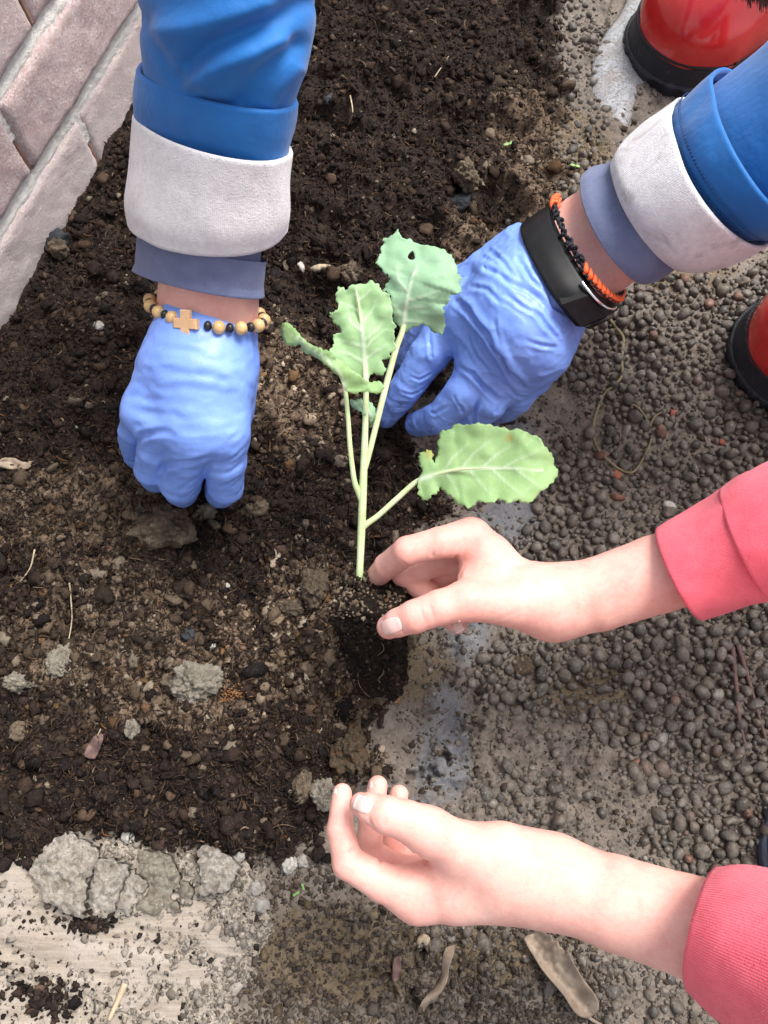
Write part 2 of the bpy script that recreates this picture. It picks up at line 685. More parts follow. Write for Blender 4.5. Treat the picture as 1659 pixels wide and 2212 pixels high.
def bounds(fn_js, pad=0.02):
    pts = np.array([j[0] for j in fn_js]); rs = np.array([j[1] for j in fn_js])
    return (pts - rs[:, None]).min(0) - pad * 0.3, (pts + rs[:, None]).max(0) + pad * 0.3


_RA = np.array([[.36, .48, -.8], [-.8, .6, 0], [.48, .64, .6]])


def snoise(p, scale, seed=0):
    return (vnoise(p, scale, seed) + vnoise(p @ _RA.T + .37, scale * .93, seed + 50) + vnoise(p @ _RA + .71, scale * 1.07, seed + 90)) * .75


# ------------------------------------------------------------------ sleeves and other tubes: rings given by both silhouette ends and the near point
def ring(xl, yl, xr, yr, z, b, nx=0, ny=0, zr=None):
    Lp, Rp = P(xl, yl, z), P(xr, yr, z if zr is None else zr)
    c = (Lp + Rp) / 2
    e1 = (Rp - Lp) / 2
    cx, cy = proj(c)
    n = Pd(cx + nx, cy + ny, depth(c) - b) - c
    return c, e1, n


def catmull(A, n):
    A = np.asarray(A, float)
    A = np.concatenate([2 * A[:1] - A[1:2], A, 2 * A[-1:] - A[-2:-1]])
    out = []
    for i in range(1, len(A) - 2):
        p0, p1, p2, p3 = A[i - 1], A[i], A[i + 1], A[i + 2]
        for t in np.arange(n) / n:
            out.append(0.5 * (2 * p1 + (p2 - p0) * t + (2 * p0 - 5 * p1 + 4 * p2 - p3) * t * t + (3 * p1 - p0 - 3 * p2 + p3) * t ** 3))
    out.append(A[-2])
    return np.array(out)


def loft(name, rings, mat, parent, seg=96, sub=14, rim=0.0,  extend=0.0, disp=None, sq=2.0, cap=False, rim_back=0.02, top_rim=0.0):
    """rings run towards the hand; rim = wall thickness at the hand end, top_rim the same at the arm end"""
    A = np.array([np.concatenate(r) for r in rings])
    if extend:
        d = A[0] - A[1]
        st = np.linalg.norm(d[:3])
        for k in range(1, int(extend / st) + 2):
            new = A[0].copy(); new[:3] += d[:3]
            A = np.concatenate([[new], A])
    A = catmull(A, sub)
    if rim:
        ax = A[-1][:3] - A[-2][:3]; ax /= np.linalg.norm(ax)
        rad = (np.linalg.norm(A[-1][3:6]) + np.linalg.norm(A[-1][6:9])) / 2
        q0 = A[-1].copy()
        for back, th in ((-0.35 * rim, 0.25 * rim), (-0.2 * rim, 0.75 * rim), (0.3 * rim, rim), (rim_back * 0.4, rim), (rim_back, rim * 1.1)):
            q = q0.copy()
            q[:3] = q[:3] - ax * back
            q[3:9] *= 1 - th / rad
            A = np.concatenate([A, [q]])
    if top_rim:
        ax = A[1][:3] - A[0][:3]; ax /= np.linalg.norm(ax)
        rad = (np.linalg.norm(A[0][3:6]) + np.linalg.norm(A[0][6:9])) / 2
        q0 = A[0].copy()
        for back, th in ((-0.35, 0.2), (-0.3, 0.7), (0.3, 1.0), (1.5, 1.3)):
            q = q0.copy()
            q[:3] = q[:3] + ax * back * top_rim
            q[3:9] *= 1 - th * top_rim / rad
            A = np.concatenate([[q], A])
    th = np.linspace(0, 2 * np.pi, seg, endpoint=False)
    ce, se = np.cos(th), np.sin(th)
    if sq != 2.0:
        ce = np.sign(ce) * np.abs(ce) ** (2 / sq); se = np.sign(se) * np.abs(se) ** (2 / sq)
    V = A[:, None, :3] + A[:, None, 3:6] * ce[None, :, None] + A[:, None, 6:9] * se[None, :, None]
    nr = len(A)
    ln = np.concatenate([[0], np.cumsum(np.linalg.norm(np.diff(A[:, :3], axis=0), axis=1))])
    if disp is not None:
        Nn = V - A[:, None, :3]
        Nn /= np.linalg.norm(Nn, axis=2)[..., None]
        V = V + Nn * disp(V.reshape(-1, 3), np.repeat(ln, seg), np.tile(th, nr)).reshape(nr, seg)[..., None]
    i, j = np.meshgrid(np.arange(nr - 1), np.arange(seg), indexing='ij')
    j2 = (j + 1) % seg
    Fq = np.stack([i * seg + j, i * seg + j2, (i + 1) * seg + j2, (i + 1) * seg + j], -1).reshape(-1, 4)
    uv = np.stack([np.abs(np.tile(th / (2 * np.pi), nr) * 2 - 1), np.repeat(ln, seg)], 1)
    return build(name, V.reshape(-1, 3), Fq[:, ::-1].copy(), mat, parent, uv=uv)


def tube(pts, rad, seg=8, sub=6, smooth_pts=True):
    """tapered tube through world points; returns verts, faces"""
    A = np.concatenate([np.asarray(pts, float), np.asarray(rad, float).reshape(-1, 1)], 1)
    if smooth_pts and len(A) > 2:
        A = catmull(A, sub)
    c, r = A[:, :3], A[:, 3]
    t = np.gradient(c, axis=0)
    t /= np.linalg.norm(t, axis=1)[:, None] + 1e-12
    ref = np.array([0.3, 0.2, 1.0])
    u = np.cross(t, ref); u /= np.linalg.norm(u, axis=1)[:, None] + 1e-12
    w = np.cross(t, u)
    th = np.linspace(0, 2 * np.pi, seg, endpoint=False)
    V = c[:, None] + r[:, None, None] * (np.cos(th)[None, :, None] * u[:, None] + np.sin(th)[None, :, None] * w[:, None])
    n = len(c)
    i, j = np.meshgrid(np.arange(n - 1), np.arange(seg), indexing='ij')
    Fq = np.stack([i * seg + j, i * seg + (j + 1) % seg, (i + 1) * seg + (j + 1) % seg, (i + 1) * seg + j], -1).reshape(-1, 4)
    V = np.concatenate([V.reshape(-1, 3), c[:1], c[-1:]])
    caps = [[len(V) - 2, (k + 1) % seg, k, k] for k in range(seg)] + [[len(V) - 1, (n - 1) * seg + k, (n - 1) * seg + (k + 1) % seg, (n - 1) * seg + (k + 1) % seg] for k in range(seg)]
    faces = [tuple(f) for f in Fq] + [tuple(dict.fromkeys(f)) for f in caps]
    return V, faces


def join(parts):
    V, Fc, n = [], [], 0
    for v, f in parts:
        V.append(v); Fc += [tuple(i + n for i in q) for q in f]; n += len(v)
    return np.concatenate(V), Fc


_ICO = {}


def ico(level):
    if level not in _ICO:
        import bmesh
        bm = bmesh.new()
        bmesh.ops.create_icosphere(bm, subdivisions=level, radius=1.0)
        bm.verts.ensure_lookup_table()
        V = np.array([v.co[:] for v in bm.verts]); Fc = np.array([[v.index for v in f.verts] for f in bm.faces])
        bm.free()
        _ICO[level] = (V, Fc)
    return _ICO[level]


def rand_rot(n, rng=RNG):
    q = rng.normal(size=(n, 4)); q /= np.linalg.norm(q, axis=1)[:, None]
    w, x, y, z = q.T
    return np.stack([1 - 2 * (y * y + z * z), 2 * (x * y - z * w), 2 * (x * z + y * w), 2 * (x * y + z * w), 1 - 2 * (x * x + z * z), 2 * (y * z - x * w),
                     2 * (x * z - y * w), 2 * (y * z + x * w), 1 - 2 * (x * x + y * y)], 1).reshape(n, 3, 3)


# ------------------------------------------------------------------ the ground
WAZ = R(19.4)
WALL_N = np.array([math.cos(WAZ), -math.sin(WAZ), 0.0])
WALL_D = np.array([math.sin(WAZ), math.cos(WAZ), 0.0])
WALL_C = -0.369            # wall face: dot(p, WALL_N) = WALL_C


def in_poly(x, y, poly):
    poly = np.asarray(poly, float)
    ins = np.zeros(x.shape, bool)
    j = len(poly) - 1
    for i in range(len(poly)):
        xi, yi = poly[i]; xj, yj = poly[j]
        c = ((yi > y) != (yj > y)) & (x < (xj - xi) * (y - yi) / (yj - yi + 1e-12) + xi)
        ins ^= c
        j = i
    return ins


def poly_sd(x, y, poly):
    """signed distance in plan units, positive inside"""
    poly = np.asarray(poly, float)
    d = np.full(x.shape, 1e9)
    for a, b in zip(poly, np.roll(poly, -1, 0)):
        ba = b - a
        h = np.clip(((x - a[0]) * ba[0] + (y - a[1]) * ba[1]) / (ba @ ba), 0, 1)
        d = np.minimum(d, np.hypot(x - a[0] - h * ba[0], y - a[1] - h * ba[1]))
    return np.where(in_poly(x, y, poly), d, -d)


SOIL = [(-900, -900), (1215, -400), (1195, -40), (1190, 90), (1190, 190), (1200, 280), (1210, 380), (1160, 470), (1080, 560), (1020, 700), (960, 800), (900, 900), (900, 1000),
        (940, 1090), (925, 1180), (890, 1300), (880, 1420), (830, 1520), (800, 1600), (760, 1690), (720, 1770), (690, 1850), (600, 1865), (450, 1845), (330, 1835),
        (230, 1800), (120, 1850), (60, 1895), (-600, 1930)]
SAND = [(-700, 1900), (60, 1880), (130, 1830), (250, 1800), (420, 1840), (545, 1850), (600, 1900), (590, 1990), (560, 2080), (530, 2160), (510, 2300), (-700, 2300)]
STRIP = [(1455, -260), (1418, -60), (1372, 90), (1330, 200), (1262, 420), (1200, 700), (1135, 1000), (1105, 1130), (1020, 1375), (975, 1530), (955, 1650), (935, 1780), (900, 1960), (870, 2150), (850, 2400)]
BARE = [(1372, 60, 85, 170), (1335, 190, 60, 60)]
FILM = [(1105, 1125, 110, 80), (1012, 1375, 70, 110), (965, 1530, 60, 90), (955, 1640, 85, 150), (1120, 980, 70, 90), (1300, 640, 90, 70), (905, 1760, 60, 60)]   # where the strip lies bare
PUDDLE = [(1560, 30, 220, 170), (1300, 640, 140, 120), (1560, 580, 220, 120), (1130, 1010, 110, 140), (1500, 900, 200, 140)]


PEB = [(1185, 760), (1240, 640), (1420, 610), (1700, 540), (1700, 1960), (1450, 1905), (1380, 1830), (1420, 1700), (1330, 1610), (1230, 1560), (1130, 1545), (1020, 1500), (1020, 1420), (1060, 1390), (1120, 1380), (1150, 1190), (1160, 1080), (1210, 1000), (1290, 900), (1230, 830)]


def blob(u, v, lst):
    o = np.zeros(u.shape)
    for x, y, rx, ry in lst:
        o = np.maximum(o, 1 - np.hypot((u - x) / rx, (v - y) / ry))
    return np.clip(o, 0, 1)


def ground_fields(x, y):
    u, v = proj(np.stack([x, y, np.zeros_like(x)], -1))
    far = y > 1.3
    u = np.where(far, 3000, u); v = np.where(far, -3000, v)
    n30, n12 = vnoise2(x, y, 0.030, 1), vnoise2(x, y, 0.012, 2)
    n5, n2 = vnoise2(x, y, 0.0055, 3), vnoise2(x, y, 0.0028, 4)
    ds = poly_sd(u, v, SOIL) + n30 * 40 + n12 * 26
    soil = sstep(-45, 40, ds)
    sand = sstep(-20, 30, poly_sd(u, v, SAND) + n30 * 22 + n12 * 12)
    brown = np.clip(blob(u, v, [(640, 860, 190, 230), (660, 1390, 230, 320), (700, 1480, 260, 190), (330, 1420, 560, 330), (900, 1330, 160, 260), (1160, 380, 190, 300), (200, 1130, 420, 150),
                                (760, 1640, 120, 130), (1040, 560, 160, 150)]) * 1.6 - 0.25 + n30 * 0.2, 0, 1)
    brown = np.where(blob(u, v, [(330, 1690, 420, 150), (640, 1650, 110, 190)]) > 0.25, brown * 0.3, brown)
    ochre = np.clip(blob(u, v, [(1060, 2060, 170, 110), (1280, 1490, 170, 80), (900, 1450, 130, 120), (1220, 330, 180, 150), (1480, 590, 170, 70), (720, 2060, 320, 160), (1010, 640, 120, 100)]) * 1.5 + n30 * 0.15, 0, 1)
    bare = blob(u, v, BARE) - 0.12 + n12 * 0.20 + n5 * 0.14 + n2 * 0.10
    wet = np.clip(blob(u, v, PUDDLE) * 1.8 + 0.15, 0, 1) * (1 - soil) * (1 - sand)
    film = np.clip(blob(u, v, FILM) * 1.5 + n12 * .12, 0, 1) * (1 - soil)
    pebz = sstep(-30, 40, poly_sd(u, v, PEB) + 30 * n30)
    # strip line distance
    ln = np.asarray(STRIP, float)
    dl = np.full(u.shape, 1e9)
    for a, b in zip(ln, ln[1:]):
        ba = b - a
        h = np.clip(((u - a[0]) * ba[0] + (v - a[1]) * ba[1]) / (ba @ ba), 0, 1)
        dl = np.minimum(dl, np.hypot(u - a[0] - h * ba[0], v - a[1] - h * ba[1]))
    # relief
    rough_s = 0.0075 * n30 + 0.0058 * n12 + 0.0020 * np.abs(n5) + 0.0012 * n2
    rough_s = rough_s + 0.0035 * np.maximum(vnoise2(x, y, 0.018, 9), 0)
    hs_ = 0.012 + 0.016 * blob(u, v, [(860, 200, 700, 420), (250, 900, 300, 300)]) - 0.012 * blob(u, v, [(480, 1120, 200, 110), (900, 930, 200, 130), (830, 1530, 150, 140)]) + rough_s
    crack = np.abs(vnoise2(x, y, 0.022, 21) + 0.35 * n5)
    hm = 0.0034 * n30 + 0.0018 * n12 + 0.0007 * n5 + 0.0004 * n2 - 0.0022 * np.exp(-(crack / 0.05) ** 2) * sstep(0.0, 0.4, vnoise2(x, y, 0.05, 5))
    hm = hm * (1 - 0.6 * wet) + 0.004 * blob(u, v, [(1230, 1600, 260, 150), (1080, 1700, 200, 160)])
    hp = 0.0052 + 0.0014 * n12 + 0.0012 * n5 + 0.0007 * n2 + 0.0018 * n30
    wd_ = x * WALL_N[0] + y * WALL_N[1] - WALL_C
    rough_s = rough_s * (.25 + .75 * sstep(0, .04, wd_))
    hs_ = hs_ * (.45 + .55 * sstep(0, .05, wd_))
    lumpy = blob(u, v, [(1180, 1640, 300, 190), (1060, 1750, 200, 140), (900, 2080, 400, 190), (1270, 430, 160, 200)])
    hm = hm + sstep(.05, .4, lumpy) * (.0042 * np.abs(n12) + .0026 * np.abs(n5) + .0012 * n2 - .003 * np.exp(-(np.abs(vnoise2(x, y, .03, 61) + .3 * n12) / .07) ** 2))
    k = np.clip(ds / 110, 0, 1); k = k * k * (3 - 2 * k)
    h = hm * (1 - soil) + soil * (hs_ * k + (1 - k) * (0.003 + rough_s * 0.8))
    h = h - .0022 * pebz * (1 - soil)
    h = h * (1 - sand) + sand * hp
    h = h + 0.0035 * np.exp(-(dl / 60) ** 2) * (1 - soil)
    h = np.where((dl < 75) & (bare > 0.06), h * 0.15 - 0.006 * sstep(0.06, 0.2, bare), h)
    return h, dict(soil=soil, sand=sand, brown=brown, ochre=ochre, wet=wet, film=film, pebz=pebz, u=u, v=v, bare=bare, dl=dl)


def gh(x, y):
    x = np.atleast_1d(np.asarray(x, float)); y = np.atleast_1d(np.asarray(y, float))
    return ground_fields(x, y)[0]


def on_ground(u, v):
    """plan position -> world point on the bed"""
    p = P(u, v, 0.0)
    for _ in range(3):
        z = float(gh(p[0], p[1])[0])
        p = P(u, v, z)
    return p


def axis_pts(a, b, step, far):
    inner = np.arange(a, b + 1e-9, step)
    g = np.cumsum(step * 1.35 ** np.arange(1, 40)); g = g[g < far]
    return np.concatenate([(a - g)[::-1], inner, b + g])


gx = axis_pts(-0.385, 0.40, 0.0013, 30.0)
gy = axis_pts(-0.165, 0.70, 0.0013, 30.0)
XX, YY = np.meshgrid(gx, gy, indexing='ij')
hh, fl = ground_fields(XX.ravel(), YY.ravel())
nx_, ny_ = len(gx), len(gy)
ii, jj = np.meshgrid(np.arange(nx_ - 1), np.arange(ny_ - 1), indexing='ij')
GF = np.stack([ii * ny_ + jj, (ii + 1) * ny_ + jj, (ii + 1) * ny_ + jj + 1, ii * ny_ + jj + 1], -1).reshape(-1, 4)
ground = build('ground', np.stack([XX.ravel(), YY.ravel(), hh], 1), GF, M['ground'], origin=(0, 0, 0),
               attrs={k: fl[k] for k in ('soil', 'sand', 'brown', 'ochre', 'wet', 'film')})
tag(ground, 'dark garden bed soil beside wet brown mud', kind='structure')

# ------------------------------------------------------------------ brick wall
def m_brick():
    t = NT('rough_pink_brick')
    oi = t.n('ShaderNodeObjectInfo').outputs['Random']
    a, b, c3 = t.noise(380, 5, 0.85), t.noise(60, 4, 0.6), t.noise(560, 4, 0.8)
    base = t.mix(oi, (0.56, 0.40, 0.38), (0.66, 0.50, 0.475))
    c = t.mix(t.rng(b, 0.42, 0.66, 0, 0.75), base, (0.68, 0.565, 0.54))
    c = t.mix(t.rng(a, 0.5, 0.62, 0, 0.8), c, (0.80, 0.75, 0.73))
    c = t.mix(t.rng(c3, 0.57, 0.66, 0, 0.85), c, (0.22, 0.13, 0.12))
    sx = t.n('ShaderNodeSeparateXYZ'); t.link(t.geo.outputs['Position'], sx.inputs[0])
    c = t.mix(t.rng(t.math('ADD', sx.outputs[2], t.math('MULTIPLY', t.math('SUBTRACT', b, 0.5), 0.05)), 0.03, 0.075, 0.55, 0.0), c, (0.66, 0.60, 0.575))
    t.bump(a, 0.6, 0.0018)
    t.bump(c3, 0.9, 0.0016)
    return t.set(color=c, rough=0.85, spec=0.3)


M['brick'] = m_brick()
M['mortar'] = m_simple('pale_mortar', (0.54, 0.52, 0.475), (0.70, 0.68, 0.64), 300, 0.9, 0.8, 700, 0.0015, 0.2)
MB = NT('old_joint_filler'); M['perp'] = MB.set(color=MB.mix(MB.noise(300), (0.20, 0.10, 0.07), (0.32, 0.20, 0.15)), rough=0.9)

wall_o = np.array([*(WALL_N * WALL_C)[:2], 0.0])
wall = empty('brick_wall', wall_o)
tag(wall, 'pink rough brick wall with pale mortar joints along the bed', 'wall', kind='thing')


def wp(s, d, z):
    """along the wall, out of the face, height"""
    return wall_o + WALL_D * s + WALL_N * d + np.array([0, 0, z])


def brick_mesh(seed, Lb=0.2205, Hb=0.0552, Db=0.10):
    nu, nw = 56, 16
    u = np.linspace(-Lb / 2, Lb / 2, nu); w = np.linspace(-Hb / 2, Hb / 2, nw)
    U, W = np.meshgrid(u, w, indexing='ij')
    pts = np.stack([U.ravel(), np.full(U.size, seed * 0.37), W.ravel()], 1)
    edge = np.minimum(Lb / 2 - np.abs(U), Hb / 2 - np.abs(W)).ravel()
    d = -0.0035 * np.exp(-edge / 0.0016) + 0.0007 * vnoise(pts, 0.018, seed) + 0.0005 * vnoise(pts, 0.005, seed + 3) + 0.0004 * vnoise(pts, 0.0025, seed + 5)
    wob = 0.0010 * vnoise(pts, 0.014, seed + 9)
    edgew = np.exp(-edge / 0.004)
    front = np.stack([U.ravel() + np.sign(U.ravel()) * 0, d, W.ravel() + np.sign(W.ravel()) * wob * edgew], 1)
    back = front.copy(); back[:, 1] = -Db
    k = nu * nw
    i, j = np.meshgrid(np.arange(nu - 1), np.arange(nw - 1), indexing='ij')
    fq = np.stack([i * nw + j, (i + 1) * nw + j, (i + 1) * nw + j + 1, i * nw + j + 1], -1).reshape(-1, 4)
    faces = [tuple(f) for f in fq]
    bd = [i * nw for i in range(nu)] + [(nu - 1) * nw + j for j in range(1, nw)] + [i * nw + nw - 1 for i in range(nu - 2, -1, -1)] + [j for j in range(nw - 2, 0, -1)]
    nb0 = len(front)
    V = np.concatenate([front, front[bd] * [1, 0, 1] + [0, -Db, 0]])
    for q in range(len(bd)):
        a, b_ = bd[q], bd[(q + 1) % len(bd)]
        faces.append((b_, a, nb0 + q, nb0 + (q + 1) % len(bd)))
    faces.append(tuple(range(nb0, nb0 + len(bd))))
    me = bpy.data.meshes.new('brick')
    me.from_pydata([tuple(v) for v in V], [], faces)
    me.polygons.foreach_set('use_smooth', [True] * len(me.polygons))
    me.materials.append(M['brick'])
    return me


brick_meshes = [brick_mesh(k + 1) for k in range(4)]
PITCH, COURSE = 0.222, 0.0632
wrot = math.atan2(WALL_D[1], WALL_D[0]) + math.pi
pp = []
for c in range(-1, 6):
    zc = 0.0550 - COURSE / 2 + c * COURSE
    j0 = 0.363 if c % 2 == 0 else 0.305 - 0.004
    for k in range(-3, 5):
        s = j0 + k * PITCH + PITCH / 2 + random.uniform(-0.0008, 0.0008)
        p = wp(s, 0.0015 * random.uniform(-1, 1), zc)
        instance('brick', brick_meshes[(k * 3 + c) % 4], p, wall, (random.uniform(-.004, .004), 0, wrot), (1, 1, 1))
# mortar behind the bricks: one undulating sheet, recessed, with thin filler in the upright joints
ns, nz = 900, 150
sv = np.linspace(-1.05, 2.0, ns); zv = np.linspace(-0.1, 0.6, nz)
sv = np.concatenate([np.linspace(-0.32, 0.0, 60), np.linspace(0.001, 0.9, 520), np.linspace(0.91, 1.42, 60)]); ns = len(sv)
zv = np.concatenate([np.linspace(-0.1, -0.01, 8), np.linspace(-0.005, 0.19, 140), np.linspace(0.2, 0.368, 30)]); nz = len(zv)
SS, ZZ = np.meshgrid(sv, zv, indexing='ij')
q = np.stack([SS.ravel(), ZZ.ravel(), np.zeros(SS.size)], 1)
dd = -0.0032 + 0.0005 * vnoise(q, 0.012, 31) + 0.0005 * vnoise(q, 0.003, 32)
ph = ((ZZ.ravel() - 0.055) / COURSE + 0.5) % 1 - 0.5
dd -= 0.0022 * np.clip(ph * 14 + 0.2, -0.4, 1)      # weathered: deeper under the upper brick
V = wall_o + SS.ravel()[:, None] * WALL_D + dd[:, None] * WALL_N + ZZ.ravel()[:, None] * np.array([0, 0, 1])
i, j = np.meshgrid(np.arange(ns - 1), np.arange(nz - 1), indexing='ij')
fq = np.stack([i * nz + j, (i + 1) * nz + j, (i + 1) * nz + j + 1, i * nz + j + 1], -1).reshape(-1, 4)
build('mortar', V, fq, M['mortar'], wall)
for c in (0, 1, 2):
    zc = 0.0550 - COURSE / 2 + c * COURSE
    for k in range(-2, 3):
        s = (0.363 if c % 2 == 0 else 0.301) + k * PITCH
        zz = np.linspace(zc - 0.025, zc + 0.025, 10)
        v1 = np.array([wp(s - 0.0016, -0.0034 + 0.0006 * random.random(), z) for z in zz] + [wp(s + 0.0016, -0.0034 + 0.0006 * random.random(), z) for z in zz]
                      + [wp(s - 0.0016, -0.008, z) for z in zz] + [wp(s + 0.0016, -0.008, z) for z in zz])
        ff = [(q, q + 1, 10 + q + 1, 10 + q) for q in range(9)] + [(20 + q, 20 + q + 1, q + 1, q) for q in range(9)] + [(10 + q, 10 + q + 1, 30 + q + 1, 30 + q) for q in range(9)]
        build('joint_filler', v1, ff, M['perp'], wall)

# ------------------------------------------------------------------ hands
def make_hand(palm, fingers, webs=(), kp=0.012, kf=0.0016, kb=0.007, creases=(), wrinkle=None, grow=0.0, clip=None, sharp=False, fs=1.0):
    fingers = [[(x, y, z, r * fs) for x, y, z, r in f] for f in fingers]
    pc = [chain(c) for c in palm]
    fc = [chain(c) for c in fingers]
    wc = [chain(c) for c in webs]

    def base(p):
        d = None
        for f in pc:
            e = f(p)
            d = e if d is None else smin(d, e, kp)
        for f in wc:
            d = smin(d, f(p), 0.006)
        g = None
        for f in fc:
            e = f(p)
            g = e if g is None else smin(g, e, kf)
        if g is not None:
            d = smin(d, g, kb)
        return d - grow
    cf = crease_field(base, creases, sharp) if creases else None

    def full(p):
        d = base(p)
        if cf is not None:
            d = d + cf(p)
        if wrinkle is not None:
            m = np.abs(d) < 0.006
            if m.any():
                d[m] = d[m] + wrinkle(p[m])
        if clip is not None:
            d = np.maximum(d, (p - clip[0]) @ clip[1])
        return d
    full.base = base
    full.js = [j for f in pc + fc + wc for j in f.js]
    full.cf = cf
    full.tips = [f.js[-1] for f in fc]
    full.knuckles = [j for f in fc for j in f.js[:-1]]
    return full


def hand_object(name, fn, mat, parent, vox=0.0009, flush=True):
    lo, hi = bounds(fn.js)
    V, Fc = sdf_mesh(fn, lo, hi, vox)
    fl = np.zeros(len(V))
    if flush:
        for p, r in fn.tips:
            d = np.linalg.norm(V - p, axis=1)
            fl = np.maximum(fl, 0.30 * np.exp(-(d / (r * 1.5)) ** 2))
        for p, r in fn.knuckles:
            d = np.linalg.norm(V - p, axis=1)
            fl = np.maximum(fl, 0.52 * np.exp(-(d / (r * 1.15)) ** 2))
        if fn.cf is not None:
            for line, w, dep, _ in fn.cf.lines:
                fl = np.maximum(fl, 0.16 * np.exp(-(poly_dist(V, line) / (w * 1.6)) ** 2))
    return build(name, V, Fc, mat, parent, attrs={'flush': fl})


def nail(fn, cx, cy, ax, ay, ln, wd, parent, lift=0.0005, tipfrac=0.82):
    """plate on the finger end: centre, direction to the tip, length and width in plan units"""
    a = np.array([ax, ay], float); a /= np.linalg.norm(a)
    b = np.array([-a[1], a[0]])
    nu, nv = 17, 13
    s, t = np.meshgrid(np.linspace(-1, 1, nu), np.linspace(-1, 1, nv), indexing='ij')
    # square -> rounded rectangle
    s2 = s * np.sqrt(1 - 0.32 * t * t); t2 = t * np.sqrt(1 - 0.32 * s * s)
    px = cx + a[0] * s2 * ln / 2 + b[0] * t2 * wd / 2
    py = cy + a[1] * s2 * ln / 2 + b[1] * t2 * wd / 2
    pts = trace(fn, np.stack([px.ravel(), py.ravel()], 1))
    # smooth the traced plate a little
    G = pts.reshape(nu, nv, 3)
    for _ in range(3):
        H_ = G.copy()
        H_[1:-1] = (G[:-2] + 2 * G[1:-1] + G[2:]) / 4
        G = H_.copy()
        H_[:, 1:-1] = (G[:, :-2] + 2 * G[:, 1:-1] + G[:, 2:]) / 4
        G = H_
    N = np.cross(np.gradient(G, axis=0), np.gradient(G, axis=1))
    N /= np.linalg.norm(N, axis=2)[..., None] + 1e-12
    if (N * (CAM - G)).sum() < 0:
        N = -N
    edge = np.minimum(1 - np.abs(s), 1 - np.abs(t))
    up = lift * sstep(0, 0.22, edge) - 0.00035 * (1 - sstep(0, 0.12, edge)) + np.where(s > 0.5, 0.0003 * (s - 0.5), 0)
    V = (G + N * up[..., None]).reshape(-1, 3)
    Vb = (G - N * 0.0012).reshape(-1, 3)
    i, j = np.meshgrid(np.arange(nu - 1), np.arange(nv - 1), indexing='ij')
    fq = np.stack([i * nv + j, (i + 1) * nv + j, (i + 1) * nv + j + 1, i * nv + j + 1], -1).reshape(-1, 4)
    bd = [q * nv for q in range(nu)] + [(nu - 1) * nv + q for q in range(1, nv)] + [q * nv + nv - 1 for q in range(nu - 2, -1, -1)] + [q for q in range(nv - 2, 0, -1)]
    k = nu * nv
    side = [(bd[(q + 1) % len(bd)], bd[q], k + bd[q], k + bd[(q + 1) % len(bd)]) for q in range(len(bd))]
    faces = [tuple(f) for f in fq] + side + [tuple(f[::-1] + k) for f in fq]
    tp = sstep(tipfrac - 0.06, tipfrac + 0.02, (s.ravel() + 0.10 * t.ravel() ** 2))
    return build('fingernail', np.concatenate([V, Vb]), faces, M['nail'], parent, attrs={'tip': np.concatenate([tp, tp])})


# ---- person in the blue jacket
person_a = empty('person', (0.42, 0.50, 0.0))
tag(person_a, 'person in blue jacket with rolled cuffs, digging with two violet-blue gloved hands', 'person', 'people planting')


def folds(seed, amp, size):
    def f(p, l, th):
        return amp * snoise(p, size, seed) + amp * 0.4 * snoise(p, size * 0.45, seed + 1)
    return f


def seg2(x, y, line):
    d = np.full(x.shape, 1e9); tt = np.zeros(x.shape)
    ln = np.asarray(line, float)
    L = np.concatenate([[0], np.cumsum(np.linalg.norm(np.diff(ln, axis=0), axis=1))])
    for k, (a, b) in enumerate(zip(ln, ln[1:])):
        ba = b - a
        h = np.clip(((x - a[0]) * ba[0] + (y - a[1]) * ba[1]) / (ba @ ba), 0, 1)
        e = np.hypot(x - a[0] - h * ba[0], y - a[1] - h * ba[1])
        m = e < d
        d = np.where(m, e, d); tt = np.where(m, (L[k] + h * (L[k + 1] - L[k])) / L[-1], tt)
    return d, tt


FOLDS_A = [([(660, 0), (600, 40), (530, 68), (460, 98), (410, 140)], 24, -.0042), ([(640, 95), (590, 130), (545, 175), (525, 215)], 20, -.0036), ([(310, 40), (330, 90), (370, 150), (400, 195)], 20, -.0030),
           ([(560, 10), (480, 40), (400, 60), (340, 70)], 30, .0034), ([(600, 90), (520, 125), (450, 160), (410, 190)], 26, .0038), ([(640, 150), (600, 190), (580, 225)], 16, .0022), ([(420, 200), (450, 222), (500, 228)], 12, -.0020),
           ([(350, 100), (375, 150)], 14, .0014)]


def sleeve_folds(p, l, th):
    n = snoise(p, 0.05, 41)
    w = np.sin(l * 95 + 2.2 * np.cos(th) + 2.5 * n)
    k = sstep(l.max() + .0, l.max() - .05, l)
    u, v = proj(p)
    o = np.zeros(len(p))
    near = np.sin(th) > -.1
    for pl, wd, am in FOLDS_A:
        d, _ = seg2(u, v, pl)
        o += np.where(near, am * np.exp(-(d / wd) ** 2), 0)
    return k * (0.0016 * n + 0.0010 * w) + o


# left of the picture: right arm of the person
armA = loft('arm', [ring(345, 560, 562, 580, 0.150, 0.021, 0, 10), ring(341, 615, 560, 635, 0.140, 0.021, 0, 10), ring(337, 680, 556, 700, 0.128, 0.021, 0, 10),
                    ring(345, 740, 548, 755, 0.120, 0.020, 0, 10), ring(360, 790, 530, 800, 0.112, 0.018, 0, 8)], M['skin'], person_a, seg=64, sub=6)
gl_cr = []


def lg(pts):   # crop coordinates of the left glove study -> plan
    return [(221.2 + x * .2874, 553 + y * .2874) for x, y in pts]


